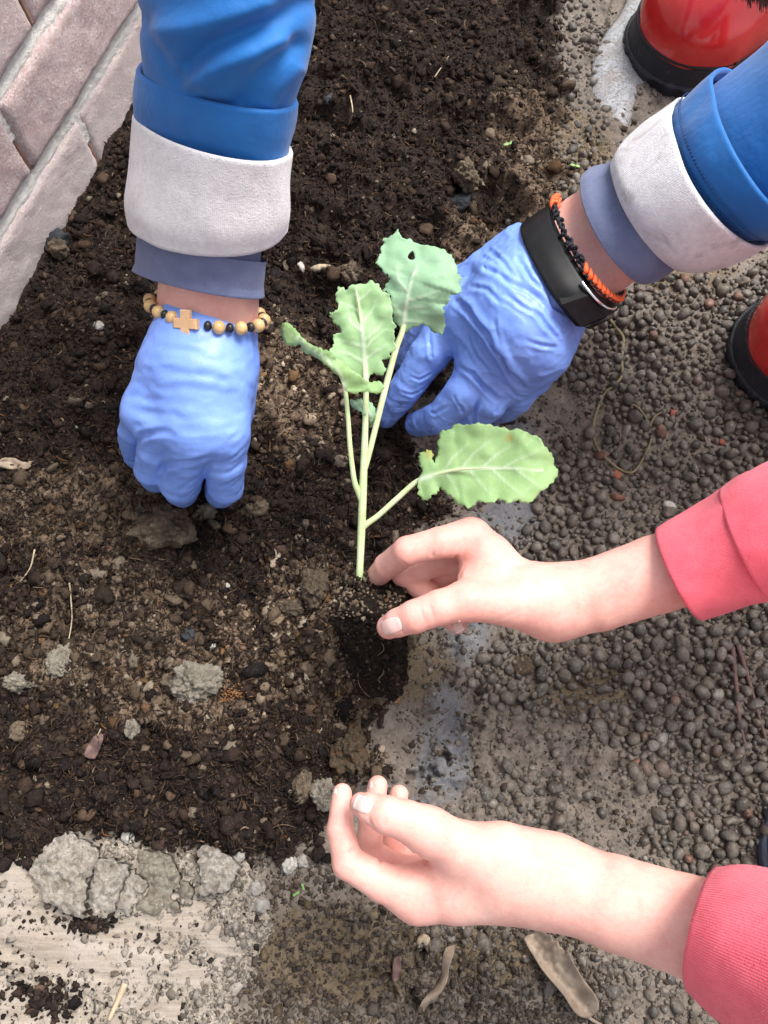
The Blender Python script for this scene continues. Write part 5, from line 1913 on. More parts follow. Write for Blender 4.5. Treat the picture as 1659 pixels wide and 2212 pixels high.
CL = 'soil clods'
for a in [
    ('soil_clod', 427, 1478, 46, 40, 'clod_grey', 'largest pale grey clod left of the root plug', 'clod', CL, 1, .75),
    ('soil_clod', 372, 1475, 20, 18, 'clod_brown', 'small brown clod touching the largest pale grey clod', 'clod', CL, 2, .8),
    ('soil_clod', 360, 1142, 56, 44, 'clod_brown', 'big brown clod just below the left glove fingers', 'clod', CL, 3, .7),
    ('soil_clod', 447, 1108, 24, 18, 'clod_grey', 'rounded grey clod under the fingertips of the left glove', 'clod', CL, 4, .8),
    ('soil_clod', 136, 1432, 28, 38, 'clod_grey', 'tall pale clod at the left beside a tiny round pebble', 'clod', CL, 5, .6),
    ('soil_clod', 48, 1474, 36, 22, 'clod_grey', 'flat pale clod nearest the left edge of the soil', 'clod', CL, 6, .6),
    ('soil_clod', 680, 1272, 27, 36, 'clod_brown', 'upright brown clod left of the root plug top', 'clod', CL, 7, .7),
    ('soil_clod', 628, 1318, 27, 18, 'clod_brown', 'flat brown clod lower left of the upright one by the plug', 'clod', CL, 8, .7),
    ('soil_clod', 757, 1612, 38, 52, 'clod_rust', 'large brown clod below the root plug at the bed edge', 'clod', CL, 9, .7),
    ('soil_clod', 700, 1712, 28, 30, 'clod_grey', 'pale clod just left of the cupped fingers', 'clod', CL, 10, .7),
    ('soil_clod', 655, 1695, 18, 28, 'clod_brown', 'narrow brown clod left of the pale clod by the cupped fingers', 'clod', CL, 11, .7),
    ('soil_clod', 812, 1500, 30, 20, 'clod_rust', 'rusty clod under the tip of the root plug', 'clod', CL, 12, .6),
    ('soil_clod', 48, 1580, 20, 18, 'clod_brown', 'small brown clod near the left edge in dark soil', 'clod', CL, 13, .7),
    ('soil_clod', 285, 1575, 14, 18, 'clod_grey', 'thin pale clod in the dark soil above the sandy crust', 'clod', CL, 14, .7),
    ('soil_clod', 1003, 385, 26, 28, 'clod_brown', 'brown clod in the soil above the black charcoal lump', 'clod', CL, 15, .8),
    ('soil_clod', 760, 600, 26, 20, 'clod_brown', 'brown clod left of the top leaf', 'clod', CL, 16, .8),
    ('soil_clod', 880, 1370, 20, 34, 'clod_brown', 'brown crumbly clod right of the root plug under the thumb', 'clod', CL, 17, .7),
    ('soil_clod', 130, 545, 22, 20, 'clod_brown', 'dark clod close to the foot of the brick wall', 'clod', CL, 18, .8),
    ('soil_clod', 560, 1100, 24, 18, 'clod_brown', 'brown clod right of the left glove fingertips', 'clod', CL, 19, .7),
]:
    nm, u, v, rx, ry, mt, lb, ct, gp, sd_, fl_ = a
    lump(nm, u, v, rx, ry, M[mt], lb, ct, gp, sd_, fl_ * 1.45, .26, 5 if rx > 24 else 4, sink=.30)
for a in [
    ('charcoal_lump', 990, 440, 32, 20, 'black charcoal lump in the soil above the top leaf', 31), ('charcoal_lump', 710, 218, 16, 14, 'small black lump in soil right of the left blue sleeve', 32),
    ('charcoal_lump', 405, 1375, 16, 20, 'black lump in brown soil left of the root plug', 33), ('charcoal_lump', 120, 525, 30, 24, 'dark lump against the wall left of the left cuff', 34)]:
    lump(a[0], a[1], a[2], a[3], a[4], M['char'], a[5], 'charcoal', 'black lumps', a[6], .7, .3, 3, .4, .35)
# sandy crust plates at the edge of the bed
def zc(pts):
    return [(x * .4333, 1659 + y * .4333) for x, y in pts]


def slab_plate(pts, mat, label, seed, th=.006, tilt=0.0):
    out = smooth_outline(zc(pts), 6, 2.6, seed)
    V2, faces = fill_outline(out, 4.5)
    x, y = V2[:, 0], V2[:, 1]
    ed = np.maximum(poly_sd(x, y, out), 0)
    base = np.median(gz(x, y, 0.0))
    q = np.stack([x, y, np.full_like(x, seed * 70.0)], 1)
    z = base + th + tilt * (y - y.mean()) / 60 - .0025 * np.exp(-ed / 3.0) + .0016 * snoise(q, 40, seed) + .0013 * snoise(q, 14, seed + 1) + .0012 * snoise(q, 7, seed + 2) - .0022 * sstep(.35, .7, snoise(q, 11, seed + 3))
    top = P(x, y, z)
    bot = P(x, y, np.full_like(x, base - .006)); bot[:, :2] = top[:, :2]
    n = len(x); m = len(out)
    bi = [int(np.argmin((x - ox) ** 2 + (y - oy) ** 2)) for ox, oy in out]
    side = [(bi[(k + 1) % m], bi[k], n + bi[k], n + bi[(k + 1) % m]) for k in range(m) if bi[k] != bi[(k + 1) % m]]
    o = build('sand_crust', np.concatenate([top, bot]), [tuple(f[::-1]) for f in faces] + side + [tuple(i + n for i in f) for f in faces], mat)
    return tag(o, label, 'crust', 'sandy crust slabs')


def gz(x, y, add):
    p = P(x, y, 0.0)
    return gh(p[:, 0], p[:, 1]) + add


for k, (pts, mt, lb, th) in enumerate([
    ([(300, 330), (350, 325), (440, 370), (480, 400), (490, 460), (460, 520), (430, 600), (420, 700), (410, 750), (330, 720), (240, 680), (200, 660), (190, 600), (150, 520), (200, 440), (240, 380)], 'clod_pale', 'largest pale sandy crust slab at lower left', .010),
    ([(470, 470), (560, 450), (640, 490), (620, 560), (590, 650), (560, 720), (520, 750), (470, 740), (440, 670), (430, 610), (470, 560)], 'clod_pale', 'pale crust slab right of the largest one', .008),
    ([(655, 500), (690, 530), (732, 575), (715, 640), (668, 690), (640, 728), (575, 738), (603, 655), (633, 565)], 'clod_pale', 'narrow pale crust slab in the middle of the row', .007),
    ([(700, 420), (790, 410), (870, 470), (900, 560), (860, 640), (905, 710), (830, 742), (720, 728), (680, 690), (742, 600), (700, 520)], 'clod_grey', 'grey-brown crust slab with cracked lower edge', .006),
    ([(985, 420), (1040, 385), (1110, 420), (1190, 480), (1180, 540), (1120, 620), (1060, 620), (1000, 635), (1000, 570), (990, 490)], 'clod_pale', 'rightmost pale crust slab of the row', .010),
    ([(890, 585), (930, 570), (972, 620), (945, 680), (915, 690)], 'clod_grey', 'small dark grey crust piece left of the rightmost slab', .006)]):
    slab_plate(pts, M[mt], lb, 40 + k, th, .0015 * (-1) ** k)
for k, (u, v, r_, mt, lb) in enumerate([(553, 1918, 15, 'stone', 'rounded pale pebble below the crust row'), (565, 1955, 16, 'stone', 'second pale pebble beside the rounded one below the crust row'), (625, 1868, 17, 'white', 'pale blue-white stone chip left of the cupped hand'),
                                        (655, 1860, 14, 'stone', 'small dark round pebble beside the white stone chip'), (515, 1848, 14, 'stone', 'grey round pebble above the rightmost crust slab'), (457, 1395, 8, 'white', 'tiny white stone in dark soil'),
                                        (490, 1266, 7, 'white', 'tiny round white pebble in brown soil left of the plug'), (213, 706, 12, 'stone', 'round pale snail-like pebble left of the bracelet'), (1555, 1180, 10, 'white', 'white chip on gravel above the upper pink cuff'),
                                        (1445, 1095, 12, 'white', 'white angular chip near the root loop right end'), (280, 1805, 16, 'white', 'white stone on dark soil above the crust slabs'), (1330, 1028, 11, 'redchip', 'orange-red chip under the root loop'),
                                        (1455, 895, 9, 'redchip', 'brown-red pebble left of the red boot sole'), (1560, 955, 9, 'redchip', 'red pebble on gravel below the red boot'), (1130, 1440, 22, 'redchip', 'larger rusty stone among pebbles below the wrist')]):
    lump('stone', u, v, r_ * random.uniform(.9, 1.3), r_, M[mt] if k != 14 else M['clod_rust'], lb, 'stone', 'small stones', 60 + k, .75, .16, 4, k * .7, .12, .34)

# ------------------------------------------------------------------ pebbles: the largest 300 one by one, the rest as one mass
rsP = np.random.default_rng(21)
cand = rsP.uniform([900, -60], [1700, 2260], size=(80000, 2))
gp = P(cand[:, 0], cand[:, 1], 0.0)
hh2, fl2 = ground_fields(gp[:, 0], gp[:, 1])
sdp = poly_sd(cand[:, 0], cand[:, 1], PEB) + 40 * vnoise2(gp[:, 0], gp[:, 1], .03, 7)
pn = vnoise2(gp[:, 0], gp[:, 1], .045, 17) + .5 * vnoise2(gp[:, 0], gp[:, 1], .02, 18)
dens = np.where(sdp > 0, .35 + .6 * sstep(-.9, -.3, pn), 0.02)
dens = np.maximum(dens, .5 * (blob(cand[:, 0], cand[:, 1], [(1240, 180, 110, 240), (1190, 450, 150, 130), (1400, 2110, 150, 110), (1140, 1720, 130, 90), (1000, 1990, 160, 90)]) > .25))
dens *= (blob(cand[:, 0], cand[:, 1], [(1330, 960, 90, 80), (1480, 960, 130, 60), (1180, 900, 90, 110), (1090, 1090, 60, 60), (1280, 1500, 150, 60)]) < .35) * .85 + .15
keep = (rsP.random(len(cand)) < dens) & (fl2['soil'] < .5) & (fl2['sand'] < .5) & ~((fl2['bare'] > 0.05) & (fl2['dl'] < 55))
cand, gp, hh2, sdp, pn = cand[keep], gp[keep], hh2[keep], sdp[keep], pn[keep]
rad = np.clip(rsP.lognormal(math.log(.00245), .34, len(cand)), .0016, .0052)
cell = {}
acc_ = []
order = np.argsort(-rad + rsP.normal(size=len(rad)) * .0006)
for q in order:
    x, y = gp[q, :2]; r_ = rad[q]
    cx_, cy_ = int(x // .011), int(y // .011)
    ok = True
    for dx in (-1, 0, 1):
        for dy in (-1, 0, 1):
            for (ox, oy, orr) in cell.get((cx_ + dx, cy_ + dy), ()):
                if (ox - x) ** 2 + (oy - y) ** 2 < ((orr + r_) * .76) ** 2:
                    ok = False; break
            if not ok: break
        if not ok: break
    if ok:
        cell.setdefault((cx_, cy_), []).append((x, y, r_)); acc_.append(q)
acc_ = np.array(acc_)
vis = rad[acc_] / np.linalg.norm(gp[acc_] - CAM, axis=1)
inside = (cand[acc_, 0] < 1655) & (cand[acc_, 1] > 5) & (cand[acc_, 1] < 2207)
ordr = acc_[np.argsort(-(vis * inside))]
peb_me = []
V0, F0 = ico(2)
for k in range(8):
    d = 1 + .16 * vnoise(V0 + k * 5.3, 1.0, k) + .20 * vnoise(V0 + k, .6, k + 9)
    me = bpy.data.meshes.new('pebble')
    if k >= 5:
        d = 1 + .34 * vnoise(V0 + k * 2.3, .8, k + 20) + .10 * rsP.normal(size=len(V0))
    q = V0 * d[:, None] * np.array([1.0, rsP.uniform(.7, .95), rsP.uniform(.65, .9)])
    me.from_pydata([tuple(v) for v in q], [], [tuple(f) for f in F0])
    me.polygons.foreach_set('use_smooth', [True] * len(me.polygons)); me.materials.append(M['pebble'])
    peb_me.append((me, q))


def pz(q):
    return hh2[q] + rad[q] * ((.35 + .18 * math.tanh(pn[q] * 2) if sdp[q] > 0 else -.2) + .3 * math.sin(q * 7.3))


for n_, q in enumerate(ordr[:300]):
    instance('pebble', peb_me[n_ % 8][0], (gp[q, 0], gp[q, 1], pz(q)), ground, tuple(rsP.uniform(0, 6.28, 3) * [.15, .15, 1]), (rad[q] * rsP.uniform(.95, 1.2), rad[q], rad[q] * rsP.uniform(.85, 1.05)))
rest = ordr[300:]
# extra fine grit between the pebbles
ng = 5200
cg = rsP.uniform([880, -40], [1690, 2250], size=(ng * 2, 2))
gg = P(cg[:, 0], cg[:, 1], 0.0)
hg, fg = ground_fields(gg[:, 0], gg[:, 1])
kg = (fg['soil'] < .5) & (fg['sand'] < .4) & ~((fg['bare'] > 0.05) & (fg['dl'] < 55) & (rsP.random(len(cg)) < .8)) & (rsP.random(len(cg)) < np.where(poly_sd(cg[:, 0], cg[:, 1], PEB) > 0, .9, .5))
gg, hg = gg[kg], hg[kg]
Vl, Fl_, rl, off = [], [], [], 0
R_ = rand_rot(len(rest) + len(gg), rsP)
for n_, q in enumerate(rest):
    vv = (peb_me[n_ % 8][1] * rad[q]) @ R_[n_].T + np.array([gp[q, 0], gp[q, 1], pz(q)])
    Vl.append(vv); Fl_.append(F0 + off); off += len(vv); rl.append(np.full(len(vv), rsP.random()))
V1, F1 = ico(1)
rg_ = np.clip(rsP.lognormal(math.log(.0008), .45, len(gg)), .0004, .0022)
for n_ in range(len(gg)):
    vv = (V1 * rg_[n_] * rsP.uniform(.7, 1.2, (12, 1))) @ R_[len(rest) + n_].T + np.array([gg[n_, 0], gg[n_, 1], hg[n_] + rg_[n_] * .3])
    Vl.append(vv); Fl_.append(F1 + off); off += 12; rl.append(np.full(12, rsP.random()))
Vl = np.concatenate(Vl); rl = np.concatenate(rl)
pm = build('pebble_grit', Vl, np.concatenate(Fl_), M['pebble'], ground, attrs={'rnd': rl, 'is_mass': np.ones(len(Vl))})
pm['kind'] = 'stuff'

# ------------------------------------------------------------------ loose soil: crumbs and fibres
def scatter(n, box, accept, rng):
    c = rng.uniform(box[0], box[1], size=(n, 2))
    g = P(c[:, 0], c[:, 1], 0.0)
    h, f = ground_fields(g[:, 0], g[:, 1])
    m = accept(c, g, f)
    wall_ok = (g @ WALL_N) > WALL_C + .001
    m &= wall_ok
    g[:, 2] = h
    return c[m], g[m], {k: v[m] for k, v in f.items()}


def crumbs(name, g, r, tint, parent, rng, squash=.75, lvl=1, zoff=.25):
    n = len(g)
    V1, F1 = ico(lvl)
    nv = len(V1)
    jit = 1 + .46 * rng.normal(size=(n, nv, 1)).clip(-1.6, 1.6) * (.55 if lvl > 1 else 1)
    sc_ = rng.uniform(.65, 1.25, size=(n, 1, 3)); sc_[:, :, 2] *= squash
    V = V1[None] * jit * sc_ * r[:, None, None]
    V = np.einsum('nij,nkj->nki', rand_rot(n, rng), V)
    V[:, :, 2] *= squash
    V = V + g[:, None, :] + np.array([0, 0, 1]) * (r * zoff)[:, None, None]
    Fc = (F1[None] + (np.arange(n) * nv)[:, None, None]).reshape(-1, 3)
    return build(name, V.reshape(-1, 3), Fc, M['crumb'], parent, attrs={'tint': np.repeat(tint, nv, 0)}, smooth=False)


def pick(pal, w, n, rng):
    pal = np.asarray(pal); w = np.asarray(w, float)
    return pal[rng.choice(len(pal), n, p=w / w.sum())] * rng.uniform(.7, 1.3, (n, 1))


rsC = np.random.default_rng(33)
DK = [(0.019, 0.0125, 0.0105), (0.039, 0.025, 0.020), (0.068, 0.042, 0.030), (0.009, 0.0075, 0.008), (0.125, 0.079, 0.052), (0.30, 0.24, 0.18)]
LO = [(0.080, 0.056, 0.038), (0.150, 0.108, 0.072), (0.22, 0.168, 0.118), (0.036, 0.025, 0.018), (0.33, 0.27, 0.20), (0.16, 0.09, 0.042)]
MU = [(0.125, 0.100, 0.078), (0.18, 0.147, 0.118), (0.075, 0.058, 0.045), (0.25, 0.21, 0.172), (0.19, 0.14, 0.082)]
SA = [(0.44, 0.39, 0.33), (0.34, 0.295, 0.245), (0.52, 0.47, 0.41), (0.03, 0.024, 0.02), (0.22, 0.18, 0.145)]
c, g, f = scatter(58000, ((-40, -60), (1300, 1960)), lambda c, g, f: (rsC.random(len(c)) < sstep(.0, .5, f['soil'])) & (f['sand'] < .6), rsC)
n = len(g)
isl = rsC.random(n) < f['brown'] * .92
tint = np.where(isl[:, None], pick(LO, [3, 3, 2, 2, .8, .6], n, rsC), pick(DK, [4, 4, 2.2, 3, 1.1, .35], n, rsC))
lt = blob(f['u'], f['v'], [(640, 1400, 220, 280), (790, 1560, 150, 110), (640, 860, 130, 200)])
tint = tint * (1 + 1.0 * sstep(.0, .45, lt))[:, None]
r = np.clip(rsC.lognormal(math.log(.00105), .58, n), .0004, .0060)
tint = np.where((r > .0028)[:, None] & ~isl[:, None], tint * .8, tint)
big = r > .0028
sc_big = crumbs('soil_lumps', g[big], r[big], tint[big], None, rsC, lvl=2)
tag(sc_big, 'larger dark compost lumps scattered over the planting bed', 'soil', kind='stuff')
g, r, tint = g[~big], r[~big], tint[~big]
sc_soil = crumbs('soil_crumbs', g, r, tint, None, rsC)
tag(sc_soil, 'loose dark crumbs of compost covering the planting bed', 'soil', kind='stuff')
c, g, f = scatter(9000, ((820, -40), (1700, 2260)), lambda c, g, f: (f['soil'] < .5) & (f['sand'] < .5) & ~((f['bare'] > .05) & (f['dl'] < 55) & (rsC.random(len(c)) < .35)), rsC)
c2, g2, f2 = scatter(8000, ((360, 1840), (1320, 2260)), lambda c, g, f: (f['soil'] < .5) & (f['sand'] < .6), rsC)
g = np.concatenate([g, g2]); n = len(g)
r = np.clip(rsC.lognormal(math.log(.0009), .5, n), .0003, .003)
sc_mud = crumbs('mud_crumbs', g, r, pick(MU, [3, 3, 2, .8, .8], n, rsC), None, rsC, zoff=.05)
tag(sc_mud, 'small grey-brown mud crumbs over the wet ground', 'mud', kind='stuff')
c, g, f = scatter(12000, ((-40, 1790), (640, 2260)), lambda c, g, f: (f['sand'] > .35) & (f['sand'] > .2), rsC)
bt = board_top(g)
g[bt, 2] = .0075
n = len(g)
kp = ~bt | (rsC.random(n) < .22)
g, bt = g[kp], bt[kp]; n = len(g)
r = np.clip(rsC.lognormal(math.log(.0008), .5, n), .0003, .003)
tint = pick(SA, [3, 3, 2.4, .8, 1.6], n, rsC)
uu, vv_ = proj(g)
dkp = blob(uu, vv_, [(190, 1995, 90, 40), (100, 2160, 130, 60), (60, 2060, 120, 80), (100, 1990, 60, 40), (20, 2200, 100, 60)]) > .2
tint = np.where((dkp & (rsC.random(n) < .55))[:, None], pick(DK, [4, 4, 2, 3, .5, .01], n, rsC), tint)
sc_sand = crumbs('sand_crumbs', g, r, tint, None, rsC, zoff=.1)
tag(sc_sand, 'pale sand grains and dark specks over the board and crust', 'sand', kind='stuff')
# dark compost spilled in little heaps on the board
for k, (u, v, rx, ry, num, lb) in enumerate([(195, 1995, 42, 20, 160, 'dark compost spilled on the board below the crust slabs'), (110, 2150, 70, 40, 190, 'dark compost spilled on the board near the lower left corner')]):
    uv_ = rsC.normal(size=(num, 2)) * [rx, ry] * .55 + [u, v]
    g = P(uv_[:, 0], uv_[:, 1], .0082)
    r = np.clip(rsC.lognormal(math.log(.0011), .5, num), .0004, .003)
    o = crumbs('spilled_compost', g, r, pick(DK, [4, 4, 2, 3, .3, .01], num, rsC), None, rsC)
    tag(o, lb, 'soil', kind='stuff')
# crumbs on the root plug
idx = rsC.choice(len(pv), 1500)
gpl = pv[idx]
topm = (gpl - pT) @ pa < .006
r = np.clip(rsC.lognormal(math.log(.0009), .4, 1500), .0004, .0022)
tint = np.where(topm[:, None], pick(LO, [2, 4, 4, 2, 2.2, .3], 1500, rsC) * 1.2, pick(DK, [5, 3, .8, 5, .2, .05], 1500, rsC) * .75)
pc_ = crumbs('plug_crumbs', gpl, r, tint, plug, rsC, squash=1.0, zoff=0)
pc_['kind'] = 'stuff'


def fibres(name, g, ln_, wd, tint, rng, lift):
    n = len(g)
    a = rng.uniform(0, 2 * np.pi, n); bend = rng.normal(size=n) * 1.1; el = rng.normal(size=n) * .25
    K = 5
    t = np.linspace(-.5, .5, K)
    ang = a[:, None] + bend[:, None] * t[None]
    dx = np.cos(ang) * ln_[:, None] / K; dy = np.sin(ang) * ln_[:, None] / K
    x = np.cumsum(dx, 1); y = np.cumsum(dy, 1)
    x -= x[:, 2:3]; y -= y[:, 2:3]
    z = lift[:, None] + np.sin(el)[:, None] * t[None] * ln_[:, None] + .15 * ln_[:, None] * (.25 - t[None] ** 2) * rng.random((n, 1))
    c = np.stack([x, y, z], -1) + g[:, None, :]
    nrm = np.stack([-np.sin(ang), np.cos(ang), np.zeros_like(ang)], -1)
    tap = (1 - (np.abs(t) * 1.6) ** 3)[None, :, None] * wd[:, None, None]
    V = np.stack([c + nrm * tap, c - nrm * tap, c + np.array([0, 0, 1]) * tap], 2)   # n,K,3,3
    i, k, s = np.meshgrid(np.arange(n), np.arange(K - 1), np.arange(3), indexing='ij')
    b = i * K * 3 + k * 3
    Fq = np.stack([b + s, b + (s + 1) % 3, b + 3 + (s + 1) % 3, b + 3 + s], -1).reshape(-1, 4)
    return build(name, V.reshape(-1, 3), Fq, M['crumb'], attrs={'tint': np.repeat(tint, K * 3, 0)}, smooth=False)


c, g, f = scatter(30000, ((-40, -60), (1290, 1900)), lambda c, g, f: (f['soil'] > .4) & (f['sand'] < .4), rsC)
n = len(g)
FB = [(0.05, 0.032, 0.022), (0.085, 0.052, 0.033), (0.03, 0.020, 0.016), (0.16, 0.105, 0.065), (0.30, 0.22, 0.14), (0.22, 0.10, 0.04)]
fb = fibres('soil_fibres', g, np.clip(rsC.lognormal(math.log(.0055), .45, n), .002, .020), np.clip(rsC.lognormal(math.log(.00034), .45, n), .00012, .0011), pick(FB, [4, 3, 5, .9, .2, .2], n, rsC), rsC, rsC.uniform(.0003, .0034, n))
tag(fb, 'fine brown plant fibres and chips strewn through the compost', 'fibres', kind='stuff')

# ------------------------------------------------------------------ leaf litter, roots, sprouts
def m_dry():
    t = NT('dry_brown_leaf')
    n1, n2 = t.noise(90, 4, .6), t.noise(420, 4, .7)
    c = t.mix(t.rng(n1, .32, .68, 0, 1), (0.22, 0.165, 0.12), (0.36, 0.285, 0.215))
    c = t.mix(t.math('MULTIPLY', t.attr('vein'), .7), c, (0.42, 0.34, 0.26))
    c = t.mix(t.rng(n2, .60, .70, 0, .7), c, (0.09, 0.065, 0.05))
    t.bump(n2, .5, .001)
    return t.set(color=c, rough=.75, spec=.25)


M['dry'] = m_dry()
M['straw'] = m_simple('pale_straw', (0.34, 0.27, 0.18), (0.46, 0.38, 0.26), 200, .7, .4, 500, .0006, .3)
M['root'] = m_simple('olive_root', (0.14, 0.115, 0.06), (0.24, 0.20, 0.11), 200, .6, .4, 500, .0006, .3)
M['bark'] = m_simple('purple_brown_bark', (0.11, 0.065, 0.06), (0.19, 0.12, 0.105), 200, .8, .6, 400, .001, .3)


def zd(pts):
    return [(663.6 + x * .6, 1825 + y * .6) for x, y in pts]


def gz(x, y, add):
    p = P(x, y, 0.0)
    return gh(p[:, 0], p[:, 1]) + add


DL = zd([(778, 338), (805, 322), (822, 320), (842, 308), (862, 322), (880, 326), (884, 342), (902, 348), (908, 368), (920, 372), (928, 392), (938, 380), (950, 402), (960, 430), (985, 470), (1010, 505), (1038, 538), (1050, 572), (1044, 600), (1015, 622), (990, 622), (962, 600), (925, 545), (885, 498), (848, 452), (815, 402), (795, 365)])
dl_rib = zd([(782, 335), (840, 400), (900, 480), (960, 550), (1020, 615)])
dleaf = leaf('dry_leaf', DL, dl_rib, lambda x, y, t, d: gz(x, y, .003) + .005 * np.sin(t * 3) + .006 * (d / 30) ** 1.5, .5, None, mat=M['dry'], seed=21, jag=.5, ripple=.002, spacing=5, ns=2, vw=3.5,
             veins=[zd([(820, 378), (850, 350), (865, 325)]), zd([(850, 412), (885, 380), (900, 350)]), zd([(880, 450), (915, 420), (930, 395)]), zd([(910, 490), (950, 450), (960, 430)])])
tag(dleaf, 'curled dry brown serrated leaf below the cupped hand forearm', 'leaf')
v, f = tube([on_ground(*p) + [0, 0, .002] for p in zd([(1005, 612), (1025, 628), (1055, 645), (1090, 668)])], [.0010, .0009, .0009, .0007], 8)
build('leaf_stem', v, f, M['dry'], dleaf)


def ground_tube(name, pts, r, mat, label, cat, lift=.0012, group=None):
    w = [on_ground(*p) + np.array([0, 0, lift]) for p in pts]
    v, f = tube(w, list(np.linspace(r, r * .6, len(w))), 7, 5)
    o = build(name, v, f, mat)
    return tag(o, label, cat, group)


def zr(pts):
    return [(1161 + x * .3, 553 + y * .3) for x, y in pts]


ground_tube('root', zr([(470, 410), (560, 530), (610, 600), (605, 680), (600, 780), (600, 880), (540, 945), (480, 1000), (440, 1080), (405, 1180), (390, 1290), (430, 1400), (500, 1480), (600, 1555), (680, 1565), (740, 1490), (790, 1390), (810, 1330)]), .0013, M['root'],
            'long thin olive root looping over the gravel right of the gloved hand', 'root', .0026)
ground_tube('root', zr([(660, 1085), (700, 1100), (750, 1150), (775, 1200), (772, 1250)]), .0011, M['root'], 'short pale root inside the root loop', 'root', .0035)
ground_tube('root', zr([(800, 1245), (820, 1195), (845, 1160), (885, 1138)]), .0008, M['root'], 'tiny curved root tip right of the root loop', 'root', .003)
ground_tube('twig', [(1578, 1400), (1585, 1470), (1592, 1550), (1605, 1610)], .0016, M['bark'], 'dark twig on the gravel at the right, left one of the pair', 'twig', .003)
ground_tube('twig', [(1590, 1395), (1610, 1460), (1630, 1530), (1650, 1600)], .0014, M['bark'], 'dark twig on the gravel at the right, right one of the pair', 'twig', .003)
for k, (pts, lb) in enumerate([([(757, 215), (762, 250), (752, 280)], 'thin pale curved straw on the soil between the sleeves'), ([(155, 1262), (158, 1300), (160, 1340), (152, 1390)], 'long pale straw in the brown soil at left'), ([(80, 1190), (70, 1230), (48, 1260)], 'bent yellowish straw near the left edge'),
                               ([(205, 1605), (215, 1590), (222, 1575)], 'short pale straw above the bark chip'), ([(938, 175), (955, 150), (968, 130)], 'pale wood sliver in the soil at upper centre'),
                               ([(275, 2120), (258, 2160), (240, 2200)], 'grey splinter on the board end'),]):
    ground_tube('straw', pts, .0006 if k != 5 else .002, M['straw'], lb, 'straw', .0035, 'loose straws')
# dry strip of blade
pts = [P(*q, 0) for q in [(972, 2040), (962, 2075), (955, 2110), (930, 2150), (912, 2185), (905, 2240)]]
cl = catmull(np.array([on_ground(*q) for q in [(972, 2040), (962, 2075), (955, 2110), (930, 2150), (912, 2185), (905, 2240)]]), 8)
V = []
for k, q in enumerate(cl):
    t = k / (len(cl) - 1); w = .0035 * math.sin(math.pi * min(1, .12 + t * .9)) + .0012
    tw = 1.2 * math.sin(t * 5)
    V += [q + np.array([w * math.cos(tw), w * .3, .004 + w * math.sin(tw)]), q + np.array([0, 0, .0030]), q + np.array([-w * math.cos(tw), -w * .3, .004 - w * math.sin(tw) * .5])]
Fq = [(k * 3 + s, k * 3 + s + 1, k * 3 + 3 + s + 1, k * 3 + 3 + s) for k in range(len(cl) - 1) for s in range(2)]
ds_ = build('dry_grass', V, Fq, M['dry'])
md = ds_.modifiers.new('thickness', 'SOLIDIFY'); md.thickness = .0006
tag(ds_, 'twisted dry grass blade left of the dry brown leaf', 'blade')
# bark chip and leaf scrap
for nm, outl, mt, lb, lift in (('bark_chip', [(182, 1630), (200, 1595), (222, 1588), (218, 1612), (205, 1638)], 'bark', 'purple-brown bark chip in the dark soil at lower left', .004), ('leaf_scrap', [(-10, 1000), (20, 988), (52, 998), (74, 995), (60, 1012), (20, 1014)], 'dry', 'curled brown leaf scrap at the left edge', .004),
                               ('leaf_scrap', [(672, 580), (690, 572), (712, 574), (700, 582), (684, 588)], 'straw', 'pale curled scrap left of the top leaf', .005), ('husk', [(643, 570), (650, 566), (657, 576), (654, 588), (648, 580)], 'white', 'white curled husk in the soil right of the left cuff', .006),
                               ('leaf_scrap', [(902, 2030), (915, 2018), (928, 2026), (922, 2042), (906, 2048)], 'straw', 'yellowish scrap with dark spot below the cupped hand', .004), ('bark_chip', [(850, 2075), (866, 2068), (862, 2110), (850, 2118)], 'bark', 'reddish bark chip below the cupped hand', .003)):
    o = leaf(nm, outl, [outl[0], tuple(np.mean(outl, 0)), outl[2]], lambda x, y, t, d: gz(x, y, lift) + .0012 * np.sin(x * .15), .5, None, mat=M[mt], seed=len(lb), jag=.6, ripple=.001, spacing=6, thick=.0014)
    tag(o, lb, 'scrap')
# orange fibre tuft
tf = []
for k in range(40):
    a = rsC.normal(size=2) * [16, 9] + [500, 1500]
    b = a + rsC.normal(size=2) * [14, 9]
    tf.append(tube([on_ground(*a) + [0, 0, .002], on_ground(*((a + b) / 2)) + [0, 0, .0055], on_ground(*b) + [0, 0, .003]], [.0004, .0004, .0002], 4, 3))
v, f = join(tf)
tag(build('fibre_tuft', v, f, m_simple('orange_fibre', (0.17, 0.075, 0.028), (0.25, 0.115, 0.045), 300, .8, 0)), 'orange-brown fibre tuft right of the largest pale clod', 'fibre')
# sprouts
M['sprout'] = m_simple('sprout_green', (0.16, 0.30, 0.075), (0.22, 0.36, 0.12), 300, .5, 0)


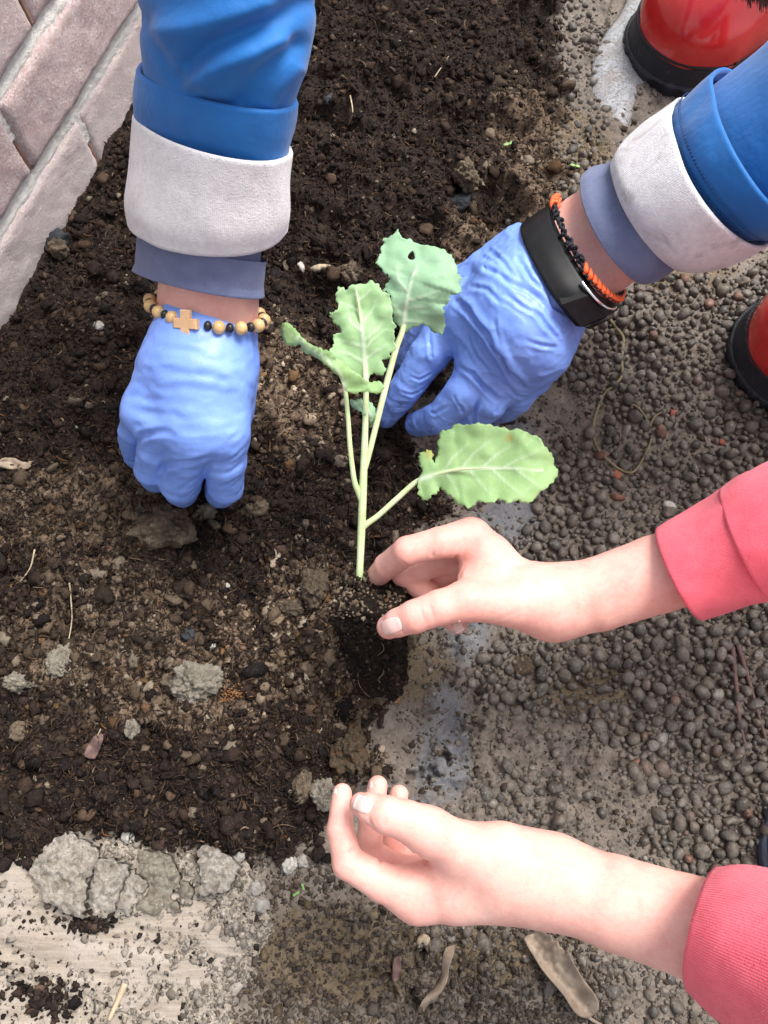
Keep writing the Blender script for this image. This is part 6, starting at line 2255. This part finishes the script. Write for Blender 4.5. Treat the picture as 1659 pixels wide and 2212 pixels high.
def sprout(u, v, s, label, seed):
    g = on_ground(u, v)
    root = empty('sprout', g)
    tag(root, label, 'sprout', 'tiny sprouts')
    top = g + np.array([0, 0, .006 * s])
    v_, f_ = tube([g - [0, 0, .002], g + [.0005, 0, .003 * s], top], [.0004, .0004, .0004], 6)
    build('stem', v_, f_, M['sprout'], root)
    for sg in (-1, 1):
        a = seed + (0 if sg > 0 else math.pi)
        d = np.array([math.cos(a), math.sin(a), .25]); w = np.array([-math.sin(a), math.cos(a), 0])
        V, Fc = [], []
        for k in range(7):
            t = k / 6
            wd = .0017 * s * math.sin(math.pi * min(1, .08 + t * .92)) ** .7
            c = top + d * .006 * s * t + np.array([0, 0, -.0015 * s * t * t])
            V += [c + w * wd, c + np.array([0, 0, -.0004]), c - w * wd]
        Fc = [(k * 3 + q, k * 3 + q + 1, k * 3 + 4 + q, k * 3 + 3 + q) for k in range(6) for q in range(2)]
        o = build('seed_leaf', V, Fc, M['sprout'], root)
        md = o.modifiers.new('thickness', 'SOLIDIFY'); md.thickness = .0004


sprout(1098, 320, .8, 'tiny two-leaved sprout on mud right of the upper soil', .3)
sprout(1240, 366, .7, 'bright green sprout leaf just above the blue-grey cuff', -.3)
sprout(640, 1930, .35, 'tiny pale sprout left of the cupped hand on the mud', .5)
sprout(655, 1915, .3, 'smaller sprout next to the pale one left of the cupped hand', 1.9)

# root threads on the plug and a little heap of crumbs round the foot of the stem
rsR = np.random.default_rng(77)
th_ = []
for k in range(14):
    a0 = rsR.uniform(.08, .75) * pL; ln_ = rsR.uniform(.008, .022)
    face = rsR.integers(0, 3)
    s0 = rsR.uniform(-.8, .8); pts = []
    for t in np.linspace(0, 1, 6):
        a_ = min(a0 + ln_ * t, pL * .97)
        h_ = h0 + (h1 - h0) * a_ / pL + .0004
        s1 = np.clip(s0 + .35 * math.sin(3 * t + k) * t, -.95, .95)
        off = (pe1 * s1 * h_ + pe2 * h_) if face == 0 else (pe1 * s1 * h_ - pe2 * h_) if face == 1 else (-pe1 * h_ + pe2 * s1 * h_)
        pts.append(pT + pa * a_ + off)
    th_.append(tube(pts, [.0002, .00022, .0002, .00018, .00014, .00008], 5, 3))
v, f = join(th_)
build('root_threads', v, f, M['root'], plug)
fb_ = P(777, 1262, .1015)
gq = fb_ + rsR.normal(size=(70, 3)) * np.array([.0035, .0035, .0008])
rq = np.clip(rsR.lognormal(math.log(.0011), .35, 70), .0005, .0022)
fc_ = crumbs('stem_foot_crumbs', gq, rq, pick(LO, [2, 4, 3, 2, 1, .3], 70, rsR), plug, rsR, squash=1.0, zoff=0)
fc_['kind'] = 'stuff'
